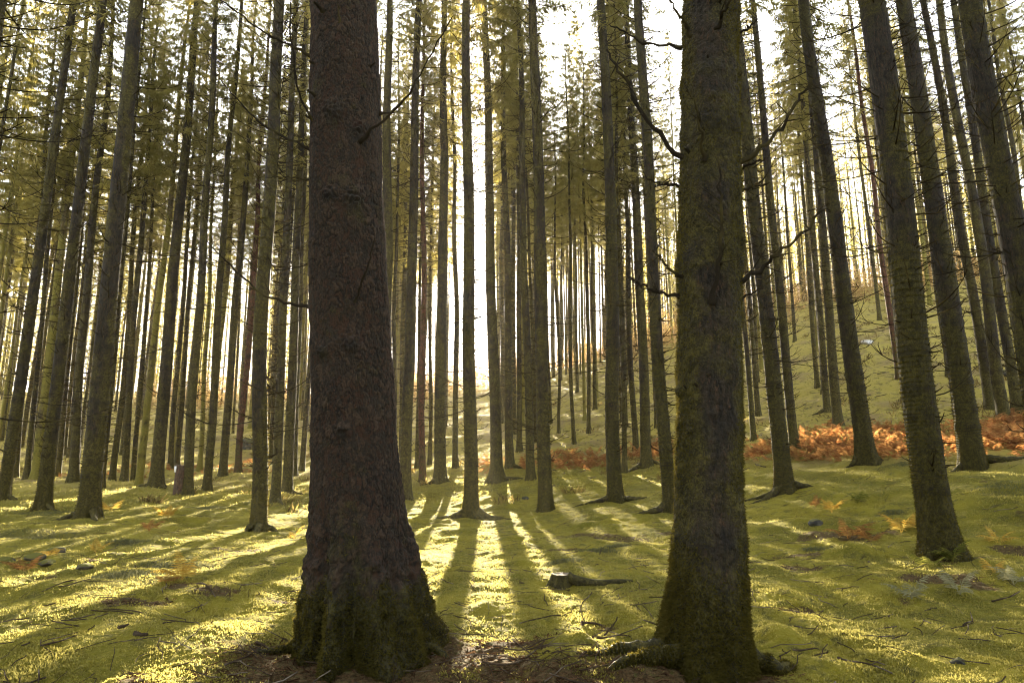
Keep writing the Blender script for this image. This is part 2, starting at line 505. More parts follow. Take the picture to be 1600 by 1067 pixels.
def twigs_mesh(seed, z0=1.3, z1=15.0, lmax=1.6, step=.34, thin=1.0):
    R = np.random.default_rng(seed); mb = MB(); z = z0
    while z < z1:
        k = R.integers(3, 7); a0 = R.uniform(0, 6.28)
        f = sstep(0, 7, z)
        for i in range(k):
            L = R.uniform(.25, 1.0) * lmax * (.45 + .65 * f)
            if R.random() < .25: L *= .35
            twig_branch(mb, R, z + R.normal(0, .05), a0 + i * 6.28 / k + R.normal(0, .25), L, thin * R.uniform(.010, .018), int(R.integers(1, 4)))
        for i in range(int(R.integers(2, 5))):
            twig_branch(mb, R, z + R.normal(0, .06), R.uniform(0, 6.28), R.uniform(.22, .42), R.uniform(.011, .02), 0, 4, R.uniform(-.1, .4))
        z += step * R.uniform(.65, 1.3)
    return mb.build('dead_twigs')


def crown_mesh(seed, Hc=12.0, rmax=2.3, whorls=30, dens=1.0):
    """drooping spruce boughs from z=0 up to Hc, many small hanging needle sprays"""
    R = np.random.default_rng(seed); mb = MB(); V = []; T = []; nv = 0
    for w in range(whorls):
        f = w / (whorls - 1)
        z = Hc * (f ** .92) * .98
        k = int(R.integers(4, 7)); a0 = R.uniform(0, 6.28)
        for i in range(k):
            if f < .25 and R.random() < .35: continue
            L = rmax * ((1 - f) ** .75 * .92 + .06) * R.uniform(.6, 1.12) * (.65 + .35 * min(1, f * 5))
            az = a0 + i * 6.28 / k + R.normal(0, .2)
            n = 8; t = np.linspace(0, 1, n)
            el = R.uniform(-.15, .25) + .35 * f - .75 * t * (1 - f * .7) + .55 * t ** 3
            st = L / (n - 1)
            d = np.stack([np.cos(az) * np.cos(el), np.sin(az) * np.cos(el), np.sin(el)], -1) * st
            p = np.concatenate([[[0, 0, 0]], np.cumsum(d[:-1], 0)]) + [0, 0, z]
            mb.tube(p, .016 * (1 - .8 * t) * (.5 + .5 * (1 - f)), 3)
            m = int(dens * (16 + 52 * L / rmax))
            tt = R.uniform(.18, 1, m)
            idx = np.minimum((tt * (n - 1)).astype(int), n - 2); fr = tt * (n - 1) - idx
            base = p[idx] * (1 - fr[:, None]) + p[idx + 1] * fr[:, None]
            sa = az + R.choice([-1, 1], m) * R.uniform(.25, 1.5, m)
            ln = R.uniform(.14, .40, m) * (1.1 - .5 * tt) * (.55 + .45 * (1 - f)) * 1.15
            se = R.uniform(-1.35, -.1, m)
            dv = np.stack([np.cos(sa) * np.cos(se), np.sin(sa) * np.cos(se), np.sin(se)], -1)
            sd = np.cross(dv, R.normal(size=(m, 3))); sd /= np.linalg.norm(sd, axis=1)[:, None]
            wd = R.uniform(.009, .019, m)[:, None]
            mid = base + dv * ln[:, None] * .5
            tip = base + dv * ln[:, None] + np.array([0, 0, -1]) * (ln * R.uniform(.05, .3, m))[:, None]
            # a spray: two slim blades crossing, each of four corners
            for s2 in (sd, np.cross(dv, sd)):
                vv = np.stack([base, mid + s2 * wd, tip, mid - s2 * wd], 1).reshape(-1, 3)
                ii = np.arange(m)[:, None] * 4 + nv
                T.append(np.concatenate([ii + [0, 1, 2], ii + [0, 2, 3]])); V.append(vv); nv += len(vv)
    mb.add(np.concatenate(V), None, np.concatenate(T))
    return mb.build('crown')


TWIGS = [twigs_mesh(100 + i, lmax=1.35 + .12 * (i % 3)) for i in range(6)]
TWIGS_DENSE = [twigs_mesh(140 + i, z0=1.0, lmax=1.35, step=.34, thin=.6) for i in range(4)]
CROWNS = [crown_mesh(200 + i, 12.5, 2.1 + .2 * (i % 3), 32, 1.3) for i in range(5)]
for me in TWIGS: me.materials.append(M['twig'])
for me in TWIGS_DENSE: me.materials.append(M['twig_sunlit'])
for me in CROWNS: me.materials.append(M['needles'])


def root(parent, x0, y0, z0, az, L, r, quat_inv=None, seed=0, mat=None, lift=.03, name='root', fz=0):
    """a surface root that follows the ground, in the tree's own frame"""
    R = np.random.default_rng(seed + 900)
    n = 34; t = np.linspace(0, 1, n)
    aa = az + np.convolve(R.normal(0, .9, n), np.ones(7) / 7, 'same').cumsum() * .12
    st = L / (n - 1)
    px = x0 + np.concatenate([[0], np.cumsum(np.cos(aa[:-1]) * st)]); py = y0 + np.concatenate([[0], np.cumsum(np.sin(aa[:-1]) * st)])
    pz = ground_h(px, py, False) + lift * (1 - t) - r * .9 * t ** 2 + .16 * np.exp(-t * L / .22)
    pts = np.stack([px - x0, py - y0, pz - z0], -1)
    ns = 18
    th = np.linspace(0, 2 * math.pi, ns, endpoint=False)
    tan = np.gradient(pts, axis=0); tan /= np.linalg.norm(tan, axis=1)[:, None]
    sa = np.cross(tan, [0, 0, 1.]); sa /= np.linalg.norm(sa, axis=1)[:, None]; sb = np.cross(sa, tan)
    rr = (r * (1 - .8 * t))[:, None] * (1 + .22 * pnoise(t[:, None] * 7 + seed, th[None, :] * 0, th[None, :] * 0 + seed * 1.7))
    ring = pts[:, None] + (rr * np.cos(th))[..., None] * sa[:, None] + (rr * np.sin(th) * 1.15)[..., None] * sb[:, None]
    nz = .022 * pnoise(ring[..., 0] * 14 + seed, ring[..., 1] * 14, ring[..., 2] * 14) + .012 * pnoise(ring[..., 0] * 40, ring[..., 1] * 40 + seed, ring[..., 2] * 40)
    ring = ring + (nz * np.cos(th))[..., None] * sa[:, None] + (nz * np.sin(th))[..., None] * sb[:, None]
    ms = np.clip(.55 + .6 * pnoise(ring[..., 0] * 6, ring[..., 1] * 6, ring[..., 2] * 6 + seed) + .3 * np.sin(th)[None, :], 0, 1.2)
    o = obj(name, trunk_mesh('root', ring, ms, ms * 0), mat or M['bark_moss'], parent)
    if fz:
        fuzz('moss', ring[:, ::-1], np.clip(ms - .3, 0, 1), o, M['trunk_moss'], fz, .014, seed)
    return o


def lean_quat(lx, ly, rz):
    d = Vector((lx, ly, 1)).normalized()
    return Vector((0, 0, 1)).rotation_difference(d) @ Quaternion((0, 0, 1), rz)


def branch_part(parent, ptsw, r, quat_inv, origin, mat, name='dead_branch', sub=0, seed=0):
    pts = np.array([quat_inv @ (Vector(p) - Vector(origin)) for p in ptsw])
    # resample smoothly
    n = 20; k = len(pts); tt = np.linspace(0, k - 1, n)
    out = []
    P = np.concatenate([[2 * pts[0] - pts[1]], pts, [2 * pts[-1] - pts[-2]]])
    for u in tt:
        i = min(int(u), k - 2); f = u - i
        p0, p1, p2, p3 = P[i], P[i + 1], P[i + 2], P[i + 3]
        out.append(.5 * (2 * p1 + (p2 - p0) * f + (2 * p0 - 5 * p1 + 4 * p2 - p3) * f * f + (3 * p1 - p0 - 3 * p2 + p3) * f ** 3))
    out = np.array(out); t = np.linspace(0, 1, n)
    R = np.random.default_rng(seed + 77)
    out[1:-1] += R.normal(0, r * .6, (n - 2, 3))
    mb = MB(); mb.tube(out, (r * (1 - .6 * t) + r * .8 * np.exp(-t * 14)) * (1 + .16 * R.normal(size=n)), 7)
    for s in range(sub):
        i = int(R.integers(4, n - 2)); d = out[i + 1] - out[i]; d /= np.linalg.norm(d)
        q = R.normal(size=3); q -= d * q.dot(d); q /= np.linalg.norm(q)
        L = R.uniform(.05, .22); t2 = np.linspace(0, 1, 5)[:, None]
        mb.tube(out[i] + (d * .6 + q) * L * t2, r * .35 * (1 - .7 * t2[:, 0]), 4)
    return obj(name, mb.build('dead_branch', True), mat, parent)


def fuzz(name, P, mask, parent, mat, count, size, seed):
    """short moss fronds standing off a bark surface (P: rows, ns, 3)"""
    R = np.random.default_rng(seed)
    nr, ns = P.shape[:2]
    du = np.roll(P, -1, 1) - np.roll(P, 1, 1); dv = np.gradient(P, axis=0)
    nn = np.cross(du, dv); nn /= np.linalg.norm(nn, axis=2)[..., None] + 1e-9
    area = np.linalg.norm(du, axis=2) * np.linalg.norm(dv, axis=2)
    w = (mask * area).ravel(); w = w / w.sum()
    k = R.choice(len(w), count, p=w)
    p = P.reshape(-1, 3)[k] + R.normal(0, .004, (count, 3)); n = nn.reshape(-1, 3)[k]
    d = n + R.normal(0, .55, (count, 3)) + [0, 0, -.25]; d /= np.linalg.norm(d, axis=1)[:, None]
    L = size * R.uniform(.5, 1.6, count)[:, None]
    s = np.cross(d, R.normal(size=(count, 3))); s /= np.linalg.norm(s, axis=1)[:, None]
    w_ = L * .22
    v = np.stack([p - n * .003 - s * w_, p - n * .003 + s * w_, p + d * L], 1).reshape(-1, 3)
    me = make_mesh(name, v, None, np.arange(3 * count).reshape(-1, 3))
    o = obj(name, me, mat, parent); o['kind'] = 'stuff'
    return o


# ------------------------------------------------------------------ the trees seen one by one
# base x, base y, x at the top edge, width in px, label, options
TREES = [
    (-118, 900, 2, 40, 'dark mossy spruce at the edge whose bare boughs hang over the upper left corner', {}),
    (4, 785, 108, 17, 'dark leaning spruce with a root foot, leftmost standing on the moss', {'roots': [(-.3, 1.3, .07)]}),
    (66, 795, 162, 20, 'dark leaning spruce, second of three dark trunks rooted in the left moss', {'roots': [(-.5, .8, .07)]}),
    (137, 812, 213, 29, 'thick dark spruce on a moss mound, third of the dark trunks on the left', {'roots': [(-.6, .9, .09), (3.6, .8, .08)]}),
    (158, 765, 228, 9, 'thin trunk hiding behind the thick dark spruce on the moss mound', {'moss': 1}),
    (55, 757, 138, 14, 'golden mossy trunk between the two dark leaning spruces', {'mat': 'bark_gold'}),
    (22, 756, 92, 9, 'thin olive trunk just right of the leftmost leaning spruce base', {}),
    (40, 757, 112, 8, 'olive stem touching the left side of the golden mossy trunk', {}),
    (113, 760, 180, 14, 'olive trunk standing left behind the thick dark spruce on the mound', {}),
    (90, 748, 160, 8, 'thin far trunk right of the second dark leaning spruce', {}),
    (175, 749, 236, 9, 'first of three slim close trunks right of the thick dark spruce on the mound', {}),
    (194, 752, 250, 10, 'middle of three slim close trunks right of the thick dark spruce on the mound', {}),
    (208, 749, 262, 7, 'last of three slim close trunks right of the thick dark spruce on the mound', {}),
    (243, 763, 305, 19, 'mossy spruce with a wide foot standing left of the tagged snag', {'roots': [(3.4, 1.2, .08), (-.4, .8, .07)]}),
    (265, 739, 320, 8, 'thin trunk behind the tagged snag on its left side', {}),
    (275, 737, 330, 8, 'thin trunk rising directly behind the tagged snag', {}),
    (293, 771, 340, 14, 'dark spruce standing against the right side of the tagged snag', {'roots': [(-.3, .8, .06)]}),
    (311, 742, 352, 7, 'thin golden trunk just right of the dark spruce beside the snag', {'mat': 'bark_gold'}),
    (323, 766, 378, 12, 'second dark spruce to the right of the tagged snag', {}),
    (348, 749, 402, 12, 'third spruce to the right of the tagged snag, olive and straight', {}),
    (371, 745, 424, 10, 'spruce with a rusty red foot, fourth to the right of the tagged snag', {'mat': 'bark_red'}),
    (398, 742, 434, 7, 'thin trunk just left of the thick spruce with bare brown roots', {}),
    (404, 828, 448, 23, 'thick olive spruce with bare brown roots, left of the giant brown trunk', {'roots': [(-1.2, .7, .08), (-2.2, .6, .07), (-.3, .6, .07)]}),
    (430, 786, 463, 14, 'first trunk right of the thick spruce with bare brown roots', {'roots': [(-.7, .9, .06)]}),
    (449, 769, 473, 15, 'second trunk right of the thick spruce with bare brown roots', {'roots': [(-.3, .9, .07)]}),
    (459, 747, 481, 10, 'third trunk right of the thick spruce with bare roots, beside the giant brown trunk', {}),
    (597, 790, 609, 18, 'mossy trunk half hidden behind the right side of the giant brown trunk', {}),
    (613, 742, 626, 7, 'thin trunk just right of the giant brown trunk', {}),
    (633, 780, 655, 18, 'olive spruce, first full trunk right of the giant brown trunk', {'roots': [(-.8, .5, .07)]}),
    (651, 732, 667, 6, 'thin pale trunk between the olive spruce and the slim reddish trunk right of the giant', {}),
    (660, 757, 664, 10, 'slim reddish trunk right of the first olive spruce beside the giant trunk', {'mat': 'bark_red'}),
    (671, 727, 678, 6, 'thin far trunk right of the slim reddish trunk', {}),
    (688, 759, 692, 18, 'thick straight spruce halfway between the giant brown trunk and the sun', {'roots': [(3.6, .7, .08), (-.5, .5, .07)]}),
    (711, 736, 707, 9, 'slim trunk left of the spruce whose edge the sun touches', {}),
    (736, 812, 733, 21, 'dark spruce with spreading roots whose right edge the sun touches', {'roots': [(3.5, 1.3, .11), (-.35, 1.9, .11), (-1.3, .5, .09), (-.9, .9, .07)], 'flare': .75}),
    (776, 752, 759, 18, 'spruce with a broad flaring foot just right of the sun', {'roots': [(-.5, 1.6, .10), (3.6, .8, .10)], 'flare': 1.2}),
    (797, 736, 783, 13, 'trunk close behind the right side of the broad footed spruce by the sun', {'roots': [(-.5, .7, .07)]}),
    (829, 752, 809, 13, 'first of a pair of dark trunks right of the sun', {}),
    (853, 798, 832, 21, 'second and thicker of a pair of dark trunks right of the sun', {'flare': .55}),
    (873, 677, 861, 5, 'first thin trunk on the sunny slope right of the dark pair', {'far': 1}),
    (897, 699, 884, 6, 'thin trunk rooted in rusty bracken below the sunny slope, right of the dark pair', {'far': 1}),
    (920, 681, 905, 6, 'thin trunk on the sunny slope, left of the mossy spruce with a long pale root', {'far': 1}),
    (930, 640, 916, 6, 'highest rooted thin trunk on the sunny slope left of the mossy spruce', {'far': 1}),
    (962, 784, 941, 22, 'mossy spruce with a long pale root, left of the mossy giant trunk', {'roots': [(3.45, 1.7, .07), (-.4, 1.0, .08)]}),
    (976, 735, 962, 8, 'slim trunk hugging the right side of the mossy spruce with a long pale root', {}),
    (994, 703, 966, 9, 'dark slim trunk in bracken right of the mossy spruce with a long pale root', {}),
    (1010, 729, 976, 16, 'spruce with a curved root reaching left, second left of the mossy giant trunk', {'roots': [(3.5, 1.6, .09), (-.3, 1.0, .07)]}),
    (1027, 674, 992, 7, 'slim trunk on the slope between the two spruces left of the mossy giant', {'far': 1}),
    (1048, 803, 1000, 20, 'bent mossy spruce touching the left side of the mossy giant trunk', {'roots': [(3.4, 1.0, .09)]}),
    (1178, 690, 1118, 8, 'thin trunk appearing just right of the mossy giant trunk', {}),
    (1186, 655, 1128, 8, 'second thin trunk right of the mossy giant trunk, rooted on the slope', {'far': 1}),
    (1228, 771, 1148, 25, 'mossy spruce with roots, first thick trunk right of the mossy giant', {'roots': [(3.5, 1.3, .08), (-.4, .7, .09), (3.0, 1.6, .06)]}),
    (1242, 706, 1172, 14, 'dark spruce close behind the right side of the first thick trunk past the giant', {}),
    (1278, 610, 1232, 7, 'first of four slim trunks rising together on the right slope', {'far': 1}),
    (1288, 622, 1240, 7, 'second of four slim trunks rising together on the right slope', {'far': 1}),
    (1293, 650, 1243, 10, 'third of four trunks rising together on the right slope, with a hooked root', {'roots': [(3.5, 1.0, .08)]}),
    (1310, 667, 1256, 14, 'fourth and thickest of the trunks rising together on the right slope, foot in bracken', {}),
    (1242, 530, 1205, 5, 'thin distant trunk high on the slope left of the four slim trunks', {'far': 1}),
    (1356, 727, 1263, 26, 'mossy spruce with a flared foot standing before the orange bracken', {'flare': .7, 'roots': [(3.3, .5, .08), (-.2, .5, .08)]}),
    (1406, 601, 1327, 9, 'slim reddish trunk on the slope above the orange bracken', {'far': 1, 'mat': 'bark_red'}),
    (1398, 480, 1345, 6, 'thin trunk high on the slope behind the slim reddish trunk', {'far': 1}),
    (1472, 872, 1361, 48, 'thick mossy spruce with ferns at its foot on the right side', {'flare': .5, 'fuzz': 1}),
    (1487, 595, 1408, 13, 'trunk on the slope behind the right edge of the thick fern footed spruce', {}),
    (1520, 727, 1415, 33, 'mossy spruce with roots in bracken, right of the thick fern footed spruce', {'roots': [(-.5, 1.8, .09), (3.4, .6, .09)], 'fuzz': 1}),
    (1549, 642, 1446, 15, 'first of two trunks standing close together at the upper right bracken', {}),
    (1571, 660, 1464, 17, 'second of two trunks standing close together at the upper right bracken', {}),
    (1592, 650, 1492, 15, 'slim trunk in bracken partly behind the dark trunk at the right edge', {}),
    (1655, 815, 1507, 42, 'thick dark spruce leaning in from the right edge', {}),
    (1640, 600, 1540, 9, 'thin trunk against bright sky at the right edge', {'far': 1}),
    (1668, 590, 1562, 8, 'second thin trunk against bright sky at the right edge', {'far': 1}),
]

placed = []


def add_crown(t, H, zc, seed, i):
    s = (H - zc) / 12.5
    k = random.uniform(.9, 1.2)
    return obj('crown', CROWNS[i % len(CROWNS)], None, t, (0, 0, zc), (0, 0, seed * 1.7), (k, k, s))


for i, (bx, by, tx, w, label, op) in enumerate(TREES):
    x, y = hit(bx, by, 420.0 / w)
    z = gh(x, y)
    diam = w * (y * CP) / F
    diam = min(max(diam, .17), .62)
    dx, dz = ray(tx, 0)
    lx = (dx * y - x) / (CAMZ + dz * y - z)
    H = min(random.uniform(26, 31), 13 + diam * 50)
    q = lean_quat(lx, random.uniform(-.012, .012), 0)
    t = empty('spruce_tree', (x, y, z), label, 'tree', 'spruces standing one by one in the plantation', q)
    near = y < 14
    ns = 180 if near else 44
    zs = zlevels(H, .012 if near else .03, .30, 12) if near else zlevels(H, .04, .35, 10)
    P, mo, wh, wz, th = trunk_grid(diam / 2 * 1.02, H, op.get('flare', .5), .30 if diam < .5 else .36, 300 + i, ns, zs, random.choice([3, 4, 5]), bark=.007 if near else .006, whorl_step=.5, wob=random.uniform(.03, .09))
    mt = op.get('mat', 'bark_moss' if (w > 17 and bx > 900) else 'bark')
    obj('trunk', trunk_mesh('trunk', P, mo, wh), M[mt], t)
    far = op.get('far') or y > 30
    zc = random.uniform(.46, .58) * H
    if y < 27: zc = min(max(zc, CAMZ + .68 * y), .66 * H)
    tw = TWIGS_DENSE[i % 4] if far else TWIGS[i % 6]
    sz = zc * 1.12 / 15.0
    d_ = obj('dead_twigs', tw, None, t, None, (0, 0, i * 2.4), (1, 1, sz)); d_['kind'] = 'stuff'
    add_crown(t, H, zc, i, i)
    qi = q.inverted()
    for k, (az, L, r) in enumerate(op.get('roots', [])):
        rr = diam / 2 * .75
        ox, oy = rr * math.cos(az), rr * math.sin(az)
        o = root(t, x + ox, y + oy, z, az, L, r, None, i * 10 + k, M[mt] if mt != 'bark_red' else None)
        me = o.data
        v = np.empty(len(me.vertices) * 3, np.float32); me.vertices.foreach_get('co', v); v = v.reshape(-1, 3) + [ox, oy, 0]
        v = np.array([qi @ Vector(p) for p in v], np.float32); me.vertices.foreach_set('co', v.ravel())
    if y < 23 and not op.get('fuzz'):
        fuzz('moss', P[P[:, 0, 2] < 11], np.clip(mo[P[:, 0, 2] < 11] - .25, 0, 1), t, M['trunk_moss'], 9000, .030, i)
    if op.get('fuzz'):
        fuzz('moss', P[P[:, 0, 2] < 9] if True else P, np.clip(mo[P[:, 0, 2] < 9] - .25, 0, 1), t, M['trunk_moss'], 26000, .022, i)
    # the larger dead boughs of the closer trees, one by one
    if y < 27 and diam > .3:
        R = np.random.default_rng(700 + i)
        for k in range(16):
            mb = MB()
            zb = R.uniform(2.2, 13.0); az = R.uniform(0, 6.28)
            twig_branch(mb, R, 0, az, R.uniform(.9, 2.1), R.uniform(.012, .018), 3, 5)
            obj('dead_branch', mb.build('dead_branch', True), M['branch'], t, (0, 0, zb))
    placed.append((x, y, diam))
    if by > 640 and not op.get('far'): print('tree', i, label[:34], 'Y=%.1f X=%.1f z=%.2f diam=%.2f(raw %.2f) lean=%.3f' % (y, x, z, diam, w * y * CP / F, lx))

# ------------------------------------------------------------------ the two giants in front
A_X, A_Y = hit(560, 1022)
B_X, B_Y = hit(1112, 1052)
print('A', A_X, A_Y, 'B', B_X, B_Y)


def giant(bx, x, y, w500, tx, label, group, seed, brown):
    z = gh(x, y)
    dep = y * CP + .18
    r0 = w500 * dep / F / 2
    dx, dz = ray(tx, 0)
    lx = (dx * y - x) / (CAMZ + dz * y - z)
    q = lean_quat(lx, .0, 0)
    t = empty('spruce_tree', (x, y, z), label, 'tree', group, q)
    H = 29.0
    zs = np.concatenate([np.arange(-.35, 6.6, .0085), np.arange(6.6, H - .3, .3), [H]])
    ns = 440
    if brown:
        P, mo, wh, wz, th = trunk_grid(r0, H, .62, .62, seed, ns, zs, 7, math.radians(-20), .0, 99, .02, .75)
    else:
        P, mo, wh, wz, th = trunk_grid(r0, H, .62, .42, seed, ns, zs, 5, math.radians(170), .0, .62, .02, .8)
    wh = np.array(np.broadcast_to(wh, P.shape[:2]))
    x_, y_, z_ = P[..., 0], P[..., 1], P[..., 2]
    rr = np.sqrt(x_ ** 2 + y_ ** 2) + 1e-6
    low = z_ < 6.7
    crack = np.zeros(rr.shape); disp = np.zeros(rr.shape); plate = np.zeros(rr.shape)
    k = z_[:, 0] < 6.7
    X, Y, Z = x_[k], y_[k], z_[k]
    wx = X + .02 * pnoise(X * 14, Y * 14, Z * 8); wy = Y + .02 * pnoise(X * 14 + 5, Y * 14, Z * 8); wz2 = Z + .035 * pnoise(X * 10, Y * 10 + 9, Z * 7)
    if brown:
        wa = .018 * pnoise(X * 26 + 3, Y * 26, Z * 16) + .008 * pnoise(X * 70, Y * 70, Z * 50); wb = .03 * pnoise(X * 20 + 9, Y * 20, Z * 14 + 5)
        f1, f2, cid = worley((wx + wa) * 17, (wy + wa) * 17, (wz2 + wb) * 10)
        g1, g2, cid2 = worley((wx + wa) * 46 + 5, (wy + wa) * 46, (wz2 + wb) * 30)
        e = f2 - f1; e2 = g2 - g1
        bed = sstep(1.35, .1, Z + .45 * pnoise(X * 3 + 7, Y * 3, Z * 1.2))
        edge = sstep(.0, .10, e); patchy = sstep(-.25, .25, pnoise(X * 5 + 2, Y * 5, Z * 2.2))
        disp[k] = .013 * edge * (.35 + .9 * cid) * (.5 + .5 * patchy) + .006 * sstep(.0, .16, e2) * (.4 + cid2) + .012 * pnoise(X * 7, Y * 7, Z * 2.4) + .004 * pnoise(X * 80, Y * 80, Z * 60) - .014
        # root ridges and mossy knuckles at the foot
        tt_ = np.arctan2(Y, X)
        rid = 1 - np.abs(np.sin(tt_ * 5.5 + 1.4 * pnoise(X * 2.2, Y * 2.2, Z * .9 + 3) + .5 * pnoise(X * 9, Y * 9, Z * 4))) * 1.5
        lump = 1 - np.abs(pnoise(X * 9 + 3, Y * 9, Z * 6.5)) * 2.2
        disp[k] += bed * (.040 * rid + .030 * lump + .022 * pnoise(X * 18, Y * 18, Z * 13) + .012 * pnoise(X * 40, Y * 40, Z * 34))
        for (sx_, sz_, sr_) in ((-.10, 3.75, .07), (.10, 3.70, .09), (.06, 2.45, .08), (-.05, 4.5, .09), (-.17, 2.4, .06), (.16, 4.35, .06), (.0, 1.75, .05)):
            kn = np.exp(-((X - sx_) ** 2 + (Z - sz_) ** 2) / sr_ ** 2) * (Y < 0)
            disp[k] += .035 * kn * (1 + pnoise(X * 30, Y * 30, Z * 30)); wh[k] = np.maximum(wh[k], 1.2 * np.exp(-((X - sx_) ** 2 + (Z - sz_ + .03) ** 2) / (sr_ * .9) ** 2) * (Y < 0))
        crack[k] = (1 - edge) * .95 * (1 - .6 * bed) * (.35 + .65 * patchy) + .45 * (1 - sstep(0, .12, e2)) * (1 - bed) + .6 * bed * sstep(.15, -.45, rid * .5 + lump * .5)  # bark cracks, plus darker tone between the ridges and lumps of the foot
        plate[k] = .55 * cid + .45 * cid2
        mo_ = 1.1 * sstep(1.3, .0, Z) + .55 * pnoise(X * 4, Y * 4, Z * 2) + .25 * pnoise(X * 13, Y * 13, Z * 9) - .12
    else:
        f1, f2, cid = worley(wx * 24, wy * 24, wz2 * 26)
        e = f2 - f1
        disp[k] = .004 * sstep(.02, .4, e) + .012 * pnoise(X * 7, Y * 7, Z * 4) + .007 * pnoise(X * 24, Y * 24, Z * 20) + .005 * pnoise(X * 55, Y * 55, Z * 60)
        knob = np.clip(pnoise(X * 11 + 40, Y * 11, Z * 8) - .55, 0, 1)
        disp[k] += .09 * knob
        crack[k] = .35 * (1 - sstep(.0, .12, e)) * sstep(-.2, .3, pnoise(X * 3, Y * 3, Z * 1.5))
        th_ = np.arctan2(Y, X)
        side = np.abs(np.cos(th_))           # moss is heavier on both flanks than on the face
        mo_ = .28 + .62 * side ** 2 * 1.0 + .5 * pnoise(X * 4, Y * 4, Z * 1.4) + .35 * sstep(.5, .05, Z)
    P[..., 0] += x_ / rr * disp; P[..., 1] += y_ / rr * disp
    mo = np.array(np.broadcast_to(mo, rr.shape)); mo[k] = np.clip(mo_, 0, 1.3)
    wh = np.array(np.broadcast_to(wh, rr.shape)) * (.7 if brown else .8)
    o = obj('trunk', trunk_mesh('trunk', P, mo, wh, crack), M['bark_brown' if brown else 'bark_moss'], t)
    a_ = o.data.attributes.new('plate', 'FLOAT', 'POINT'); a_.data.foreach_set('value', plate.astype(np.float32).ravel())
    kk = zs < 6.4
    fuzz('moss', P[kk], np.clip(mo[kk] - (.55 if brown else .2), 0, 1) ** 1.3, t, M['trunk_moss'], 70000 if brown else 90000, .012 if brown else .013, seed)
    lo = (zs > -.1) & (zs < 1.0)
    fuzz('moss', P[lo], np.clip(mo[lo] - .25, 0, 1) * (1.05 - np.clip(P[lo][..., 2], 0, 1)), t, M['trunk_moss'], 42000, .021, seed + 1)
    d_ = obj('dead_twigs', TWIGS[seed % 6], None, t, (0, 0, 6.5), (0, 0, 1.0), (1, 1, .55)); d_['kind'] = 'stuff'
    add_crown(t, H, 14.5, seed, seed)
    return t, q, r0, z


tA, qA, rA, zA = giant(560, A_X, A_Y, 127, 539, 'giant brown trunk with scaly dry bark and a mossy buttressed foot', 'giant trunks close by', 41, True)
tB, qB, rB, zB = giant(1112, B_X, B_Y, 99, 1102, 'mossy giant trunk with snapped bare branch stubs', 'giant trunks close by', 52, False)


def P3(px, py, Y):
    dx, dz = ray(px, py)
    return (dx * Y, Y, CAMZ + dz * Y)


A_BR = [([(500, 204, -.12), (470, 150, -.35), (456, 70, -.5), (455, -20, -.5)], .012), ([(492, 90, 0), (420, 55, .1), (335, -6, .3)], .013),
        ([(485, 281, 0), (450, 277, 0), (415, 279, .1)], .008), ([(562, 222, -.25), (620, 168, -.5), (660, 110, -.6), (707, 26, -.7)], .012),
        ([(552, 474, -.29), (570, 430, -.42), (586, 372, -.48)], .011), ([(488, 482, 0), (420, 464, .1), (370, 425, .2), (322, 375, .3)], .012),
        ([(490, 236, 0), (415, 198, .2), (375, 160, .3), (342, 122, .35)], .011), ([(531, 40, -.28), (528, 10, -.35), (524, -30, -.4)], .010)]
B_BR = [([(1082, 268, -.05), (1010, 180, -.1), (975, 120, -.1), (948, 78, -.05)], .020), ([(1082, 58, -.12), (1062, 25, -.25), (1040, -8, -.35)], .016),
        ([(1116, 55, -.2), (1132, 20, -.35), (1146, -14, -.45)], .018), ([(1066, 75, 0), (1010, 68, .1), (980, 52, .1), (952, 38, .15)], .012),
        ([(1068, 291, 0), (1040, 288, 0), (1012, 280, .05)], .013), ([(1100, 252, -.22), (1094, 200, -.34), (1086, 162, -.4), (1075, 140, -.42)], .013),
        ([(1113, 474, -.24), (1127, 380, -.36), (1126, 320, -.40), (1123, 246, -.42)], .017), ([(1138, 264, -.08), (1200, 222, -.1), (1240, 165, -.1), (1268, 125, -.05)], .020),
        ([(1150, 268, 0), (1172, 258, 0), (1196, 247, 0)], .013), ([(1142, 453, -.1), (1195, 412, -.15), (1245, 375, -.2), (1292, 325, -.2)], .020),
        ([(1084, 442, -.05), (1046, 420, -.1), (1020, 392, -.1)], .016), ([(1074, 467, 0), (1030, 458, -.05), (1004, 446, -.05), (986, 434, -.05)], .015),
        ([(1144, 56, 0), (1166, 46, 0), (1184, 30, .05)], .014), ([(1148, 302, .05), (1180, 292, .1), (1202, 286, .1)], .012),
        ([(1153, 466, .05), (1172, 460, .05), (1188, 452, .05)], .010)]
for t, q, (x, y, z), rows in ((tA, qA, (A_X, A_Y, zA), A_BR), (tB, qB, (B_X, B_Y, zB), B_BR)):
    for k, (pts, r) in enumerate(rows):
        branch_part(t, [P3(a, b, y + c) for a, b, c in pts], r, q.inverted(), (x, y, z), M['branch'], 'dead_branch', 6 if len(pts) > 3 else 2, k)
for t, r0_, zmax, cnt_, sd_ in ((tA, rA, 5.8, 7, 5), (tB, rB, 5.6, 15, 6)):
    R = np.random.default_rng(sd_)
    for k in range(cnt_):
        az = R.uniform(math.pi, 2 * math.pi); zb = R.uniform(1.5, zmax); rz = r0_ * .93
        mb = MB(); n = 7; tt = np.linspace(0, 1, n); L = R.uniform(.04, .12); up = R.uniform(-.2, .7)
        pts = np.stack([np.cos(az) * (rz - .03 + tt * L), np.sin(az) * (rz - .03 + tt * L), zb + tt * L * up + R.normal(0, .003, n)], -1)
        mb.tube(pts, R.uniform(.009, .016) * (1 + 1.3 * np.exp(-tt * 5) - .35 * tt) * (1 + .12 * R.normal(size=n)), 8)
        obj('branch_stub', mb.build('branch_stub', True), M['branch'], t)
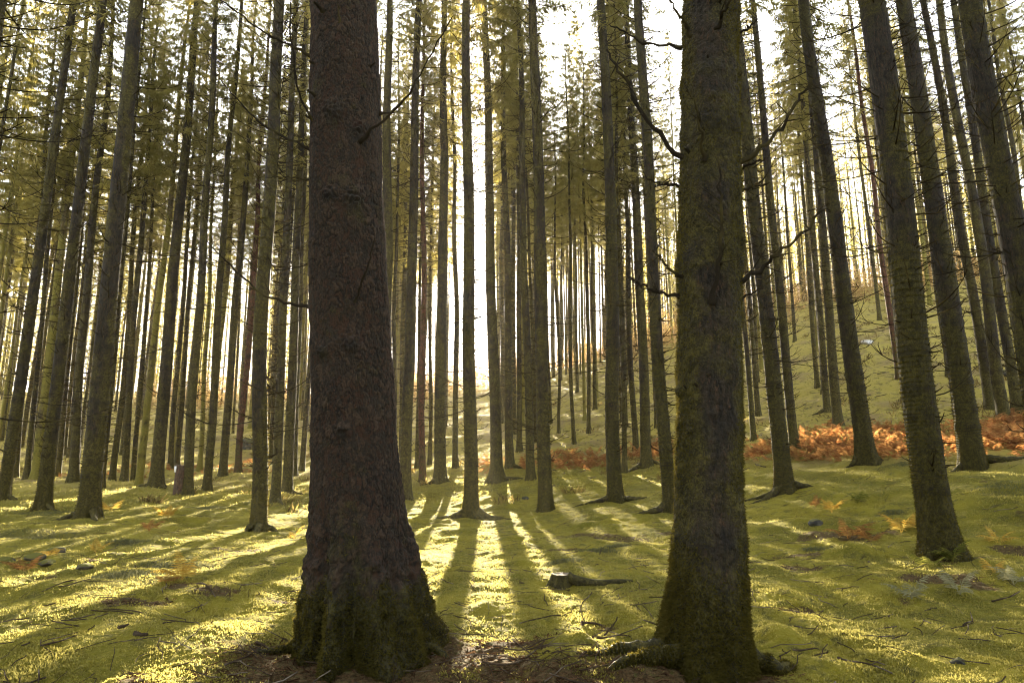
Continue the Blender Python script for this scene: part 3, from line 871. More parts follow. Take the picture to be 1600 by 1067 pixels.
for k, (az, L, r) in enumerate([(3.25, 1.0, .07), (3.75, .8, .06), (2.8, .6, .045), (-.25, .5, .06), (4.3, .5, .045)]):
    o = root(tB, B_X + rB * .9 * math.cos(az), B_Y + rB * .9 * math.sin(az), zB, az, L, r, None, 60 + k, M['bark_moss'], .02, fz=14000)
    o.location = qB.inverted() @ Vector((rB * .9 * math.cos(az), rB * .9 * math.sin(az), 0)); o.rotation_mode = 'QUATERNION'; o.rotation_quaternion = qB.inverted()
for k, (az, L, r) in enumerate([(-.2, .5, .045), (3.4, .45, .04)]):
    o = root(tA, A_X + rA * 1.1 * math.cos(az), A_Y + rA * 1.1 * math.sin(az), zA, az, L, r, None, 80 + k, M['bark_moss'], .0, fz=5000)
    o.location = qA.inverted() @ Vector((rA * 1.1 * math.cos(az), rA * 1.1 * math.sin(az), 0)); o.rotation_mode = 'QUATERNION'; o.rotation_quaternion = qA.inverted()
placed += [(A_X, A_Y, .7), (B_X, B_Y, .6)]

# ------------------------------------------------------------------ the stand behind them
FT = []
for k in range(6):
    P, mo, wh, wz, th = trunk_grid(.15, 25, .5, .3, 500 + k, 14, zlevels(25, .08, .6, 8), 4, bark=.006, wob=.06)
    FT.append(trunk_mesh('trunk', P, mo, wh))
for k, me in enumerate(FT): me.materials.append(M['bark_gold' if k in (1, 4) else 'bark'])
REG = [
    ('left', -1.0, -.42, 28, 80, 76, 'slim distant trunk in the dense golden stand left of the tagged snag', 'distant trunks left of the tagged snag'),
    ('midleft', -.42, -.185, 30, 90, 56, 'slim distant trunk in the hazy stand between the tagged snag and the giant brown trunk', 'distant trunks between the snag and the giant brown trunk'),
    ('mid', -.185, .17, 35, 100, 72, 'slim distant trunk in the bright haze between the two giant trunks', 'distant trunks between the two giant trunks'),
    ('right', .17, .95, 42, 100, 74, 'slim distant trunk high on the slope right of the mossy giant trunk', 'distant trunks high on the right slope'),
]
EXTRA = {   # stems whose crowns close the view at the top corners and beside the mossy giant
    'left': [(-22.5, 27.5), (-25.5, 31), (-27, 34.5), (-22, 31.5), (-30, 36)],
    'mid': [(5.2, 36.5), (6.6, 41), (4.6, 43.5), (7.4, 46)],
    'right': [(15.4, 42.5), (17.2, 46.5), (19.5, 50), (36, 47), (40, 50), (33, 44)],
}
nfill = 0
for (nm, u0, u1, y0, y1, cnt, label, group) in REG:
    got = tries = 0
    spots = list(EXTRA.get(nm, []))
    while got < cnt and tries < 6000:
        tries += 1
        y = y0 + (y1 - y0) * random.random() ** (1.25 if nm == 'mid' else .8)
        x = y * random.uniform(u0, u1)
        extra = bool(spots)
        if extra: x, y = spots.pop()
        if any((x - a) ** 2 + (y - b) ** 2 < 1.9 ** 2 for a, b, _ in placed): continue
        z = gh(x, y)
        px, py, d = proj(x, y, z + 6)
        sx = 750 + (px - 750)
        if -.15 < x / y < -.02 and y > 34 and random.random() < .8 or abs(px - 752) < 16 or 864 < px < 900 and y < 60 or 1210 < px < 1240 and y < 60: continue
        sunlane = x + .0463 * (y - 8)
        if (-4.6 < sunlane < -1.3 or -.4 < sunlane < .5) and random.random() < .9: continue
        diam = random.uniform(.19, .36)
        s = diam / .3
        H = random.uniform(23, 31)
        q = lean_quat(random.gauss(0, .012), random.gauss(0, .012), random.uniform(0, 6.28))
        t = empty('spruce_tree', (x, y, z), label, 'tree', group, q)
        obj('trunk', FT[nfill % 6], None, t, None, None, (s, s, H / 25))
        zc = random.uniform(.48, .64) * H if nm != 'left' else random.uniform(.46, .64) * H
        if nm == 'mid':
            H = random.uniform(25, 31); zc = min(max(random.uniform(.46, .6) * H, CAMZ + .285 * y - z), H - 5)
        if extra: H = random.uniform(28, 32); zc = .47 * H
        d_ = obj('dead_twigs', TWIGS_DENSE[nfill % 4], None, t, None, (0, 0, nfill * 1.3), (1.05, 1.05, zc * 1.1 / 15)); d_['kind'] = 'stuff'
        add_crown(t, H, zc, nfill, nfill)
        placed.append((x, y, diam)); got += 1; nfill += 1
print('fill', nfill)

# ------------------------------------------------------------------ far forest: one mass on and behind the slope
R = np.random.default_rng(91)
mbt = MB(); V = []; T = []; nv = 0
cnt = 0
while cnt < 960:
    low = .28
    if cnt < 700:
        y = R.uniform(78, 138); u = R.uniform(-1.05, 1.05); x = u * y
        if 735 < 800 + F * u / CP < 768: continue
        if -.30 < u < .16:
            if R.random() < (.9 if -4.6 < x + .0463 * (y - 8) < .5 else .5): continue
            low = 9
        elif u < -.3:
            if R.random() < .15: continue
            low = .10
        else: low = .02 if R.random() < .4 else .22
    else:
        # the plantation goes on around and behind the viewer
        a = R.uniform(math.radians(58), math.radians(302)); d_ = 6 + 50 * R.random() ** .7
        x, y = d_ * math.sin(a), d_ * math.cos(a); u = 9
    z = gh(x, y); H = R.uniform(17, 25); r = R.uniform(.10, .17)
    tt = np.array([-.3, .5, 4, 10, 16, H])
    mbt.tube(np.stack([x + tt * R.normal(0, .01), y + 0 * tt, z + np.minimum(tt, H)], -1), r * np.clip(1 - tt / H, .02, 1) ** .5, 5)
    m = 300
    if low == 9: H = R.uniform(22, 26); low = min(.85, (CAMZ + .275 * y - z) / H)
    zf = low + (1 - low) * R.uniform(0, 1, m) ** .9
    rad = (1 - zf) ** .8 * R.uniform(1.9, 2.8) * np.sqrt(R.uniform(0, 1, m)) + .1
    a = R.uniform(0, 6.28, m)
    b = np.stack([x + rad * np.cos(a), y + rad * np.sin(a), z + H * zf], -1)
    dv = np.stack([np.cos(a) * .7, np.sin(a) * .7, R.uniform(-1.2, -.1, m)], -1); dv /= np.linalg.norm(dv, axis=1)[:, None]
    sd = np.cross(dv, R.normal(size=(m, 3))); sd /= np.linalg.norm(sd, axis=1)[:, None]
    ln = R.uniform(.4, .95, m)[:, None]
    vv = np.stack([b, b + dv * ln * .5 + sd * .06, b + dv * ln, b + dv * ln * .5 - sd * .06], 1).reshape(-1, 3)
    ii = np.arange(m)[:, None] * 4 + nv
    T.append(np.concatenate([ii + [0, 1, 2], ii + [0, 2, 3]])); V.append(vv); nv += len(vv)
    cnt += 1
me = mbt.build('far_trunks'); nq = len(me.polygons)
mbt.add(np.concatenate(V), None, np.concatenate(T))
me = mbt.build('far_forest')
me.materials.append(M['bark']); me.materials.append(M['needles'])
mi = np.zeros(len(me.polygons), np.int32); ntri = sum(len(t_) for t_ in T); mi[len(me.polygons) - ntri:] = 1
me.polygons.foreach_set('material_index', mi)
for nme in ('moss', 'whorl', 'crack'):
    a = me.attributes.new(nme, 'FLOAT', 'POINT'); a.data.foreach_set('value', np.full(len(me.vertices), .5 if nme == 'moss' else 0, np.float32))
o = obj('far_forest', me); o['kind'] = 'stuff'; o['label'] = 'far mass of spruces closing the view beyond the slope'

R = np.random.default_rng(95); V = []; T = []; k = 0
for c_ in range(760):
    right = R.random() < .45
    y = R.uniform(66, 104) if right else R.uniform(78, 118); u = R.uniform(.15, 1.02) if right else R.uniform(-.55, .2); x = u * y; z = gh(x, y)
    m = 110; hh = R.uniform(1.0, 4.5); w_ = R.uniform(.8, 2.0)
    f = R.uniform(0, 1, m); a = R.uniform(0, 6.28, m); q = w_ * np.sqrt(R.uniform(0, 1, m)) * (1 - .7 * f)
    b = np.stack([x + q * np.cos(a), y + q * np.sin(a), z + f * hh], -1)
    d = R.normal(0, .5, (m, 3)); d[:, 2] = R.uniform(.1, 1, m); d /= np.linalg.norm(d, axis=1)[:, None]; L = R.uniform(.25, .7, m)[:, None]
    s_v = np.cross(d, R.normal(size=(m, 3))); s_v /= np.linalg.norm(s_v, axis=1)[:, None]
    V.append(np.stack([b, b + d * L * .5 + s_v * .045, b + d * L, b + d * L * .5 - s_v * .045], 1).reshape(-1, 3))
    i = np.arange(m)[:, None] * 4 + k
    T.append(np.concatenate([i + [0, 1, 2], i + [0, 2, 3]])); k += 4 * m
o = obj('thicket', make_mesh('thicket', np.concatenate(V), None, np.concatenate(T)), M['thicket']); o['kind'] = 'stuff'; o['label'] = 'tan and rusty thicket along the top of the slope'

# ------------------------------------------------------------------ ground
def litter_mask(x, y):
    m = 1.15 * np.exp(-((x - A_X) ** 2 + (y - A_Y + .25) ** 2) / .95 ** 2) + 1.0 * np.exp(-((x - B_X + .15) ** 2 + (y - B_Y + .35) ** 2) / .62 ** 2)
    m = m + 1.15 * np.exp(-(((x - (A_X + B_X) / 2 + .3) / 1.0) ** 2 + ((y - 4.3) / .62) ** 2))
    m = m + .68 * sstep(.25, .66, pnoise(x / 1.3 + 12, y / 1.0 + 44) + .35 * pnoise(x / .3, y / .3 + 9)) * sstep(34, 8, np.hypot(x, y))
    xr, yr = FERNFOOT
    m = m + .5 * np.exp(-(((x - xr) / .9) ** 2 + ((y - yr) / .5) ** 2))
    return np.clip(m, 0, 1.3)


FERNFOOT = hit(1450, 915)
front = np.radians(np.linspace(-48, 48, 1150))
side = np.radians(np.concatenate([np.linspace(48.4, 90, 60), np.linspace(92, 268, 40), np.linspace(270, 311.6, 60)]))
ang = np.concatenate([front, side])
rads = np.concatenate([[.05], np.geomspace(.6, 2.8, 24)[:-1], np.geomspace(2.8, 42, 640)[:-1], np.geomspace(42, 260, 150)])
AA, RR = np.meshgrid(ang, rads)
GX, GY = RR * np.sin(AA), RR * np.cos(AA)
GZ = ground_h(GX.ravel(), GY.ravel()).reshape(GX.shape)
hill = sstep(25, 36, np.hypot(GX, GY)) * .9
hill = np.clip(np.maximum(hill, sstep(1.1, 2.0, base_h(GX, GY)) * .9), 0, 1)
g = obj('ground', make_mesh('ground', np.stack([GX, GY, GZ], -1).reshape(-1, 3), grid_faces(len(rads), len(ang)), None,
        {'litter': litter_mask(GX, GY).ravel(), 'hill': hill.ravel()}, True), M['ground'])
g['kind'] = 'structure'; g['label'] = 'mossy forest floor rising to a slope'


# ------------------------------------------------------------------ moss sprigs
def sprigs(count, r0, r1, half, hmin, hmax, seed):
    R = np.random.default_rng(seed)
    r = np.exp(R.uniform(math.log(r0), math.log(r1), count)); a = R.uniform(-half, half, count)
    x, y = r * np.sin(a), r * np.cos(a)
    keep = (litter_mask(x, y) + .45 * pnoise(x / .12, y / .12) < .42 + .4 * R.random(count) ** 3)
    dens = sstep(-.55, .1, pnoise(x / .5 + 3, y / .42 + 8) + .5 * pnoise(x / .16, y / .14))
    keep &= R.random(count) < .25 + .75 * dens
    x, y, r = x[keep], y[keep], r[keep]; n = len(x)
    z = ground_h(x, y)
    L = R.uniform(hmin, hmax, n) * (1 + .035 * np.clip(r - 6, 0, 24)) * (.7 + .6 * sstep(-.4, .5, pnoise(x / .3, y / .3 + 60)))
    d = R.normal(0, .55, (n, 3)); d[:, 2] = 1; d /= np.linalg.norm(d, axis=1)[:, None]
    s = R.normal(size=(n, 3)); s[:, 2] *= .2; s = s - d * (s * d).sum(1)[:, None]; s /= np.linalg.norm(s, axis=1)[:, None]
    p = np.stack([x, y, z - .004], -1)
    w = (L * R.uniform(.16, .30, n))[:, None]
    Lc = L[:, None]
    mid = p + d * Lc * .55
    tip = p + d * Lc + R.normal(0, .25, (n, 3)) * Lc
    v = np.stack([p, mid + s * w, tip, mid - s * w], 1).reshape(-1, 3)
    ii = np.arange(n)[:, None] * 4
    return v, np.concatenate([ii + [0, 1, 2], ii + [0, 2, 3]])


v1, t1 = sprigs(820000, 3.2, 30, math.radians(41), .008, .025, 11)
v2, t2 = sprigs(160000, 24, 75, math.radians(41), .018, .045, 12)
t1 = np.concatenate([t1, t2 + len(v1)]); v1 = np.concatenate([v1, v2])
mo_ = obj('moss', make_mesh('moss', v1, None, t1), M['moss']); mo_['kind'] = 'stuff'; mo_['label'] = 'yellow green moss carpet'


# ------------------------------------------------------------------ fern fronds, bracken, grass, litter
def frond(R, base, az, L, el0=1.1, droop=1.6, pairs=13, wid=.34):
    """one pinnate frond: stalk and pairs of toothed leaflets; returns verts, tris"""
    n = pairs + 4
    t = np.linspace(0, 1, n)
    el = el0 - droop * t ** 1.3
    aa = az + R.normal(0, .25) * t
    d = np.stack([np.cos(aa) * np.cos(el), np.sin(aa) * np.cos(el), np.sin(el)], -1) * L / (n - 1)
    p = np.concatenate([[[0, 0, 0]], np.cumsum(d[:-1], 0)]) + base
    V = []; T = []; k = 0
    sw = .006 * (L / .6 + .4)
    up0 = np.array([0, 0, 1.])
    for i in range(n - 1):
        tan = d[i] / np.linalg.norm(d[i]); sd = np.cross(tan, up0); sd /= np.linalg.norm(sd) + 1e-6
        a = sw * (1 - .8 * t[i]); b = sw * (1 - .8 * t[i + 1])
        V += [p[i] - sd * a, p[i] + sd * a, p[i + 1] + sd * b, p[i + 1] - sd * b]; T += [(k, k + 1, k + 2), (k, k + 2, k + 3)]; k += 4
        if i < 3: continue
        f = (i - 3) / (n - 4)
        ll = L * wid * (1 - f) ** .8 * R.uniform(.8, 1.1) + .01
        up = np.cross(sd, tan)
        for sgn in (-1, 1):
            dr = sd * sgn * .9 + tan * .42 - up * R.uniform(.05, .45); dr /= np.linalg.norm(dr)
            wv = tan * min(ll * .13, L / n * .42)
            q = p[i]; m1 = q + dr * ll * .4; tip = q + dr * ll - up0 * ll * R.uniform(.05, .35)
            V += [q - wv * .5, q + wv * .6, m1 + wv, tip, m1 - wv]
            T += [(k, k + 1, k + 2), (k, k + 2, k + 4), (k + 4, k + 2, k + 3)]; k += 5
    return np.array(V), np.array(T)


def in_band(R, rects, n):
    wts = np.array([(c - a) * (d - b) * w for a, b, c, d, w in rects], float); wts /= wts.sum()
    out = []
    for k in R.choice(len(rects), n, p=wts):
        a, b, c, d, _ = rects[k]
        x, y = hit(R.uniform(a, c), R.uniform(b, d))
        out.append((x + R.normal(0, .35), y + R.normal(0, .45)))
    return out


R = np.random.default_rng(33)
mb = MB()
bands = [(1180, 690, 1230, 716, 1.2), (1245, 676, 1345, 716, 1.5), (1290, 664, 1345, 690, .8), (1375, 668, 1440, 716, 1.5), (1480, 665, 1500, 712, 1.3), (1540, 662, 1610, 705, 1.8),
         (1570, 650, 1640, 690, 1), (862, 712, 950, 732, 1.6), (972, 700, 1060, 718, 1.3), (1020, 686, 1060, 700, 1.2), (1170, 700, 1200, 720, 1),
         (800, 716, 860, 736, .8), (745, 722, 766, 740, 1), (612, 725, 645, 738, 1), (378, 722, 420, 742, .8), (330, 728, 362, 744, .8),
         (150, 733, 240, 748, .5), (60, 740, 130, 752, .3), (250, 733, 320, 745, .5)]
for (x, y) in in_band(R, bands, 3000):
    L = R.uniform(.30, .68); z = gh(x, y)
    v, t = frond(R, np.array([x, y, z - .03]), R.uniform(0, 6.28), L, R.uniform(.7, 1.45), R.uniform(1.0, 2.4), 15, .30)
    mb.add(v, None, t)
o = obj('bracken', mb.build('bracken'), M['bracken']); o['kind'] = 'stuff'; o['label'] = 'rusty orange bracken along the foot of the slope'


def fern(px, py, mat, n, L, label, seed, spread=(.8, 1.4), droop=1.25, wid=.34, face=None):
    R = np.random.default_rng(seed)
    x, y = hit(px, py); z = gh(x, y)
    t = empty('fern', (x, y, z), label, 'fern', 'ferns scattered on the moss')
    for k in range(n):
        az = (k * 6.28 / n + R.normal(0, .3)) if face is None else face + R.normal(0, .5)
        v, tr = frond(R, np.zeros(3), az, 1.15 * L * R.uniform(.65, 1.1), R.uniform(*spread), droop * R.uniform(.8, 1.2), 14, wid)
        m_ = MB(); m_.add(v, None, tr)
        obj('frond', m_.build('frond'), M[mat], t)


FERNS = [
    (283, 922, 'fern_gold', 6, .38, 'golden withered fern on the sunlit moss left of the giant brown trunk', None),
    (258, 925, 'fern_rust', 3, .28, 'small rusty fern beside the golden withered fern', None),
    (1325, 842, 'fern_rust', 6, .55, 'rusty brown fern clump in front of the flared spruce and bracken', None),
    (1408, 828, 'fern_gold', 5, .55, 'tall yellow orange fern just left of the thick fern footed spruce', None),
    (1360, 850, 'fern_rust', 5, .42, 'low orange fern between the rusty clump and the thick spruce', None),
    (1300, 800, 'fern_gold', 5, .45, 'small golden fern on the moss left of the rusty clump', None),
    (1340, 785, 'fern_green', 5, .5, 'green brown fern in the moss below the bracken', None),
    (1275, 790, 'fern_rust', 4, .35, 'little rust fern right of the roots of the first thick mossy trunk', None),
    (1490, 880, 'fern_green', 6, .42, 'green fern arching over the foot of the thick mossy spruce', -2.4),
    (1455, 892, 'fern_green', 5, .36, 'low green fern left of the foot of the thick mossy spruce', None),
    (1425, 935, 'fern_pale', 5, .34, 'pale green fern on the dark litter in front of the thick mossy spruce', None),
    (1500, 930, 'fern_pale', 4, .34, 'second pale fern on the dark litter, nearer the right edge', None),
    (1585, 915, 'fern_pale', 5, .4, 'pale fern beside the dark hollow at the right edge', None),
    (1555, 905, 'fern_gold', 4, .3, 'yellow fern by the dark hollow at the right edge', None),
    (1560, 850, 'fern_gold', 4, .34, 'thin yellow fern behind the foot of the thick mossy spruce', None),
    (40, 890, 'fern_rust', 5, .36, 'rust fern among grey stones at the left edge', None),
    (72, 872, 'fern_gold', 4, .34, 'yellow fern among grey stones at the left edge', None),
    (262, 815, 'fern_gold', 6, .5, 'yellow fern clump on the moss below the tagged snag', None),
    (232, 838, 'fern_rust', 4, .4, 'rust fern on the mound left of the yellow clump', None),
    (172, 800, 'fern_gold', 3, .55, 'upright yellow fern right of the thick dark spruce foot', None),
    (460, 838, 'fern_gold', 3, .34, 'bright yellow frond beside the giant brown trunk', None),
    (1245, 718, 'fern_rust', 6, .6, 'orange fern at the foot of the dark spruce behind the first thick trunk', None),
    (150, 860, 'fern_gold', 3, .3, 'tiny yellow fern in the hollow left of the sunlit moss', None),
]
for k, (px, py, mt, n, L, lab, face) in enumerate(FERNS): fern(px, py, mt, n, L, lab, 400 + k, face=face)


def grass(rects, n, seed, Lr):
    R = np.random.default_rng(seed); V = []; T = []; k = 0
    for (px, py, rx, ry, w) in rects:
        cx, cy = hit(px, py); m = int(n * w)
        a = R.uniform(0, 6.28, m); q = np.sqrt(R.uniform(0, 1, m))
        x = cx + rx * q * np.cos(a); y = cy + ry * q * np.sin(a); z = ground_h(x, y, False)
        L = R.uniform(*Lr, m) * (1.1 - .6 * q); az = R.normal(.2, 1.3, m)
        d = np.stack([np.cos(az), np.sin(az), R.uniform(.5, 1.6, m)], -1); d /= np.linalg.norm(d, axis=1)[:, None]
        b = np.stack([x, y, z - .01], -1); mid = b + d * L[:, None] * .55; tip = mid + (d * [1, 1, .1] + [0, 0, -.15]) * L[:, None] * .5
        s = np.stack([-np.sin(az), np.cos(az), 0 * az], -1) * .0028
        V.append(np.stack([b - s, b + s, mid + s * .8, mid - s * .8, tip], 1).reshape(-1, 3))
        i = np.arange(m)[:, None] * 5 + k
        T.append(np.concatenate([i + [0, 1, 2], i + [0, 2, 3], i + [3, 2, 4]])); k += 5 * m
    return make_mesh('grass', np.concatenate(V), None, np.concatenate(T))


o = obj('grass', grass([(930, 858, .42, .35, 1), (965, 852, .25, .2, .5), (880, 880, .3, .2, .4), (270, 888, .55, .4, 1.2), (190, 912, .5, .35, 1.1), (60, 842, .9, .7, 1.4),
                        (1390, 800, .35, .3, .8), (200, 850, .4, .3, .6), (320, 795, .9, .8, 1.6), (410, 790, .8, .8, 1), (1280, 860, .3, .25, .4), (1050, 745, .8, .6, 1),
                        (1420, 730, .9, .5, 1), (90, 800, 1.2, .8, 1.2), (1580, 770, .8, .6, 1)], 1500, 51, (.10, .24)), M['grass'])
o['kind'] = 'stuff'; o['label'] = 'grey green grass tussocks in the moss'

R = np.random.default_rng(58); V = []; T = []; k = 0
for c_ in range(900):
    y = R.uniform(22, 95); u = R.uniform(-1.0, 1.02); x = u * y
    if u < .15 and R.random() < .6: continue
    m = int(R.integers(18, 60)); q = R.uniform(.15, .7) * np.sqrt(R.uniform(0, 1, m)); a = R.uniform(0, 6.28, m)
    px_, py_ = x + q * np.cos(a), y + q * np.sin(a); pz_ = ground_h(px_, py_, False)
    d = R.normal(0, .55, (m, 3)); d[:, 2] = R.uniform(.5, 1.2, m); L = R.uniform(.10, .34, m)[:, None]
    b = np.stack([px_, py_, pz_ - .02], -1); s_v = R.normal(size=(m, 3)); s_v[:, 2] = 0; s_v /= np.linalg.norm(s_v, axis=1)[:, None]
    V.append(np.stack([b - s_v * .008, b + s_v * .008, b + d * L * .6 + s_v * .022, b + d * L, b + d * L * .6 - s_v * .022], 1).reshape(-1, 3))
    i = np.arange(m)[:, None] * 5 + k
    T.append(np.concatenate([i + [0, 1, 2], i + [0, 2, 4], i + [4, 2, 3]])); k += 5 * m
o = obj('undergrowth', make_mesh('undergrowth', np.concatenate(V), None, np.concatenate(T)), M['heath']); o['kind'] = 'stuff'; o['label'] = 'brown and olive undergrowth on the slope'

# needle litter and crumbs on the brown patches
R = np.random.default_rng(61)
n = 110000
r = np.exp(R.uniform(math.log(3.3), math.log(22), n)); a = R.uniform(-.72, .72, n)
x, y = r * np.sin(a), r * np.cos(a)
keep = litter_mask(x, y) + .35 * R.random(n) > .55
x, y = x[keep], y[keep]; n = len(x); z = ground_h(x, y) + .004
az = R.uniform(0, 6.28, n); L = R.uniform(.012, .06, n) * R.choice([1, 1, 1, 2.2], n); wd = R.uniform(.0012, .0045, n)
d = np.stack([np.cos(az), np.sin(az), R.uniform(-.1, .35, n)], -1) * L[:, None]; s = np.stack([-np.sin(az), np.cos(az), R.normal(0, .4, n)], -1) * wd[:, None]
p = np.stack([x, y, z], -1)
v = np.stack([p - s, p + s, p + d + s, p + d - s], 1).reshape(-1, 3)
o = obj('needle_litter', make_mesh('needle_litter', v, np.arange(4 * n).reshape(-1, 4)), M['litter']); o['kind'] = 'stuff'; o['label'] = 'brown needle litter and crumbs around the giant trunks'


R = np.random.default_rng(62); mb = MB()
for k in range(2300):
    far_ = k > 1500
    r = math.exp(R.uniform(math.log(3.4), math.log(26))) if not far_ else R.uniform(24, 70); a = R.uniform(-.7, .7) if not far_ else R.uniform(.05, .72)
    x, y = r * math.sin(a), r * math.cos(a)
    L = R.uniform(.05, .35) * (1 + .03 * r); az = R.uniform(0, 6.28); t_ = np.linspace(-.5, .5, 5)
    px_ = x + t_ * L * math.cos(az) + R.normal(0, .012, 5); py_ = y + t_ * L * math.sin(az) + R.normal(0, .012, 5)
    mb.tube(np.stack([px_, py_, ground_h(px_, py_, False) + .018 + R.uniform(0, .02) + t_ * R.uniform(-.05, .12)], -1), R.uniform(.0018, .0055) * (4 if far_ else 1), 4)
o = obj('twig_litter', mb.build('twig_litter'), M['stick']); o['kind'] = 'stuff'; o['label'] = 'small broken twigs strewn over the moss'

# ------------------------------------------------------------------ fallen sticks
def stick(pts, r, label, seed, lift=.012, sub=1, group='fallen sticks on the moss'):
    R = np.random.default_rng(seed)
    W = []
    for (px, py) in pts:
        x, y = hit(px, py); W.append((x, y))
    W = np.array(W); k = len(W); n = 12
    tt = np.linspace(0, k - 1, n); xs = np.interp(tt, range(k), W[:, 0]); ys = np.interp(tt, range(k), W[:, 1])
    zs = ground_h(xs, ys, False) + lift + r + .02 * R.random(n)
    for _ in range(2): zs[1:-1] = (zs[:-2] + zs[1:-1] + zs[2:]) / 3; xs[1:-1] = (xs[:-2] + xs[1:-1] + xs[2:]) / 3; ys[1:-1] = (ys[:-2] + ys[1:-1] + ys[2:]) / 3
    o0 = np.array([xs[0], ys[0], zs[0]]); P_ = np.stack([xs, ys, zs], -1) - o0
    mb = MB(); t = np.linspace(0, 1, n); mb.tube(P_, r * (1 - .5 * t) * (1 + .15 * R.normal(size=n)), 6)
    o = obj('fallen_stick', mb.build('fallen_stick', True), M['stick'], None, o0)
    tag(o, label, 'stick', group)
    for s_ in range(sub):
        i = int(R.integers(3, n - 2)); d = P_[i + 1] - P_[i]; d /= np.linalg.norm(d)
        q = np.array([-d[1], d[0], R.uniform(0, .8)]) * R.choice([-1, 1]); q[2] = abs(q[2])
        L = R.uniform(.06, .16); t2 = np.linspace(0, 1, 4)[:, None]
        m2 = MB(); m2.tube(P_[i] + (d * .7 + q) * L * t2, r * .5 * (1 - .6 * t2[:, 0]), 5)
        obj('twig', m2.build('twig', True), M['stick'], o)


STICKS = [
    ([(898, 1010), (940, 1015), (982, 1013)], .010, 'dark curved stick in front of the moss cushion left of the mossy giant foot', 1),
    ([(908, 985), (940, 984)], .017, 'short grey broken stick lying left of the mossy giant foot', 0),
    ([(945, 1000), (952, 988), (960, 980)], .009, 'pale bent stick end beside the moss cushion', 0),
    ([(752, 1052), (800, 1058), (835, 1050), (852, 1028)], .008, 'pale hooked twig curving up in the tangle between the giants', 1),
    ([(748, 1028), (760, 1050), (772, 1062)], .006, 'thin pale twig at the left of the tangle between the giants', 1),
    ([(770, 1032), (830, 1040), (890, 1036)], .006, 'long thin twig across the middle of the tangle between the giants', 2),
    ([(800, 1020), (830, 1048), (842, 1066)], .005, 'dark thin twig slanting through the tangle between the giants', 1),
    ([(725, 1040), (790, 1046), (845, 1060)], .005, 'thin brown twig lying lowest in the tangle between the giants', 1),
    ([(905, 1062), (925, 1040), (935, 1022)], .006, 'upright leaning twig right of the tangle', 1),
    ([(985, 1062), (1000, 1045)], .007, 'short twig poking out beside the mossy roots of the giant', 0),
    ([(306, 932), (335, 946)], .011, 'short dark stick on the sunlit moss near the golden fern', 0),
    ([(208, 1013), (228, 1016)], .020, 'stubby dark wood chunk on the sunlit moss', 0),
    ([(182, 1003), (198, 1000)], .014, 'small dark wood bit left of the stubby chunk', 0),
    ([(207, 1024), (245, 1019)], .006, 'thin dark twig below the stubby wood chunk', 1),
    ([(350, 1052), (385, 1042), (400, 1030)], .007, 'grey twig at the edge of the brown litter left of the giant', 1),
    ([(253, 994), (272, 984)], .007, 'little twig upslope of the stubby wood chunk', 0),
    ([(60, 1032), (90, 1022), (118, 1012)], .007, 'dark twig lying in the shade at the lower left', 1),
    ([(340, 882), (385, 880)], .006, 'straight thin twig lying on moss near the grass behind the golden fern', 0),
    ([(400, 1012), (425, 1022)], .010, 'brown stick on litter beside the left foot of the giant', 0),
    ([(925, 925), (905, 960), (915, 985)], .006, 'thin dark twig standing out of the moss below the stump', 1),
    ([(1000, 880), (1010, 888)], .009, 'short twig on moss left of the mossy giant', 0),
    ([(1310, 1035), (1350, 1048), (1395, 1058)], .008, 'long dark twig on the near moss right of the mossy giant', 1),
    ([(1505, 975), (1520, 960), (1515, 945)], .008, 'pale hooked twig right of the fern footed spruce', 0),
    ([(1395, 1000), (1420, 990)], .006, 'thin twig on the moss in front of the pale ferns', 0),
    ([(1240, 1022), (1280, 1018)], .009, 'dark twig just right of the mossy giant foot', 0),
    ([(1550, 935), (1595, 928)], .009, 'brown stick lying by the hollow at the right edge', 1),
    ([(650, 925), (676, 918)], .009, 'short twig on moss right of the giant brown trunk', 0),
]
for k, (pts, r, lab, sub) in enumerate(STICKS): stick(pts, r, lab, 800 + k, sub=sub)


# ------------------------------------------------------------------ stump, snag, rocks
def stump():
    x, y = hit(879, 911); z = gh(x, y) - .02
    t = empty('tree_stump', (x, y, z), 'low cut stump with mossy side and a long root running right', 'stump')
    zs = np.concatenate([np.linspace(-.15, .16, 26)])
    P, mo, wh, wz, th = trunk_grid(.12, 26, .6, .10, 990, 48, zs, 4, bark=.012, whorl_step=9)
    obj('body', trunk_mesh('body', P, mo * 1.1, wh * 0), M['bark_moss'], t)
    top = P[-1]; c = top.mean(0)
    V = [c + [0, 0, .004]]; Q = []; Rr = np.random.default_rng(3)
    for f in (.33, .66, 1.0):
        ring = c + (top - c) * f; ring[:, 2] += Rr.normal(0, .004, len(ring)) * (f < 1) + .002; V += list(ring)
    n_ = len(top); T = [(0, 1 + j, 1 + (j + 1) % n_) for j in range(n_)]
    for k in range(2):
        a = 1 + k * n_; b = a + n_
        Q += [(a + j, b + j, b + (j + 1) % n_, a + (j + 1) % n_) for j in range(n_)]
    obj('cut_top', make_mesh('cut_top', np.array(V), Q, T), M['cut_wood'], t)
    mb = MB(); tt = np.linspace(0, 1, 18)
    xs = .06 + tt * .80; ys = -.05 - .10 * np.sin(tt * 3); gz = ground_h(x + xs, y + ys, False) - z
    pz = gz + .01 + .10 * np.exp(-tt * 6.5); mb.tube(np.stack([xs, ys, pz], -1), (.07 * (1 - .62 * tt)) * (1 + .08 * pnoise(tt * 9, tt * 0)), 12)
    n = mb.n
    obj('root', mb.build('root', True, {'moss': np.full(n, 1.1), 'whorl': np.zeros(n), 'crack': np.zeros(n)}), M['bark_moss'], t)


stump()


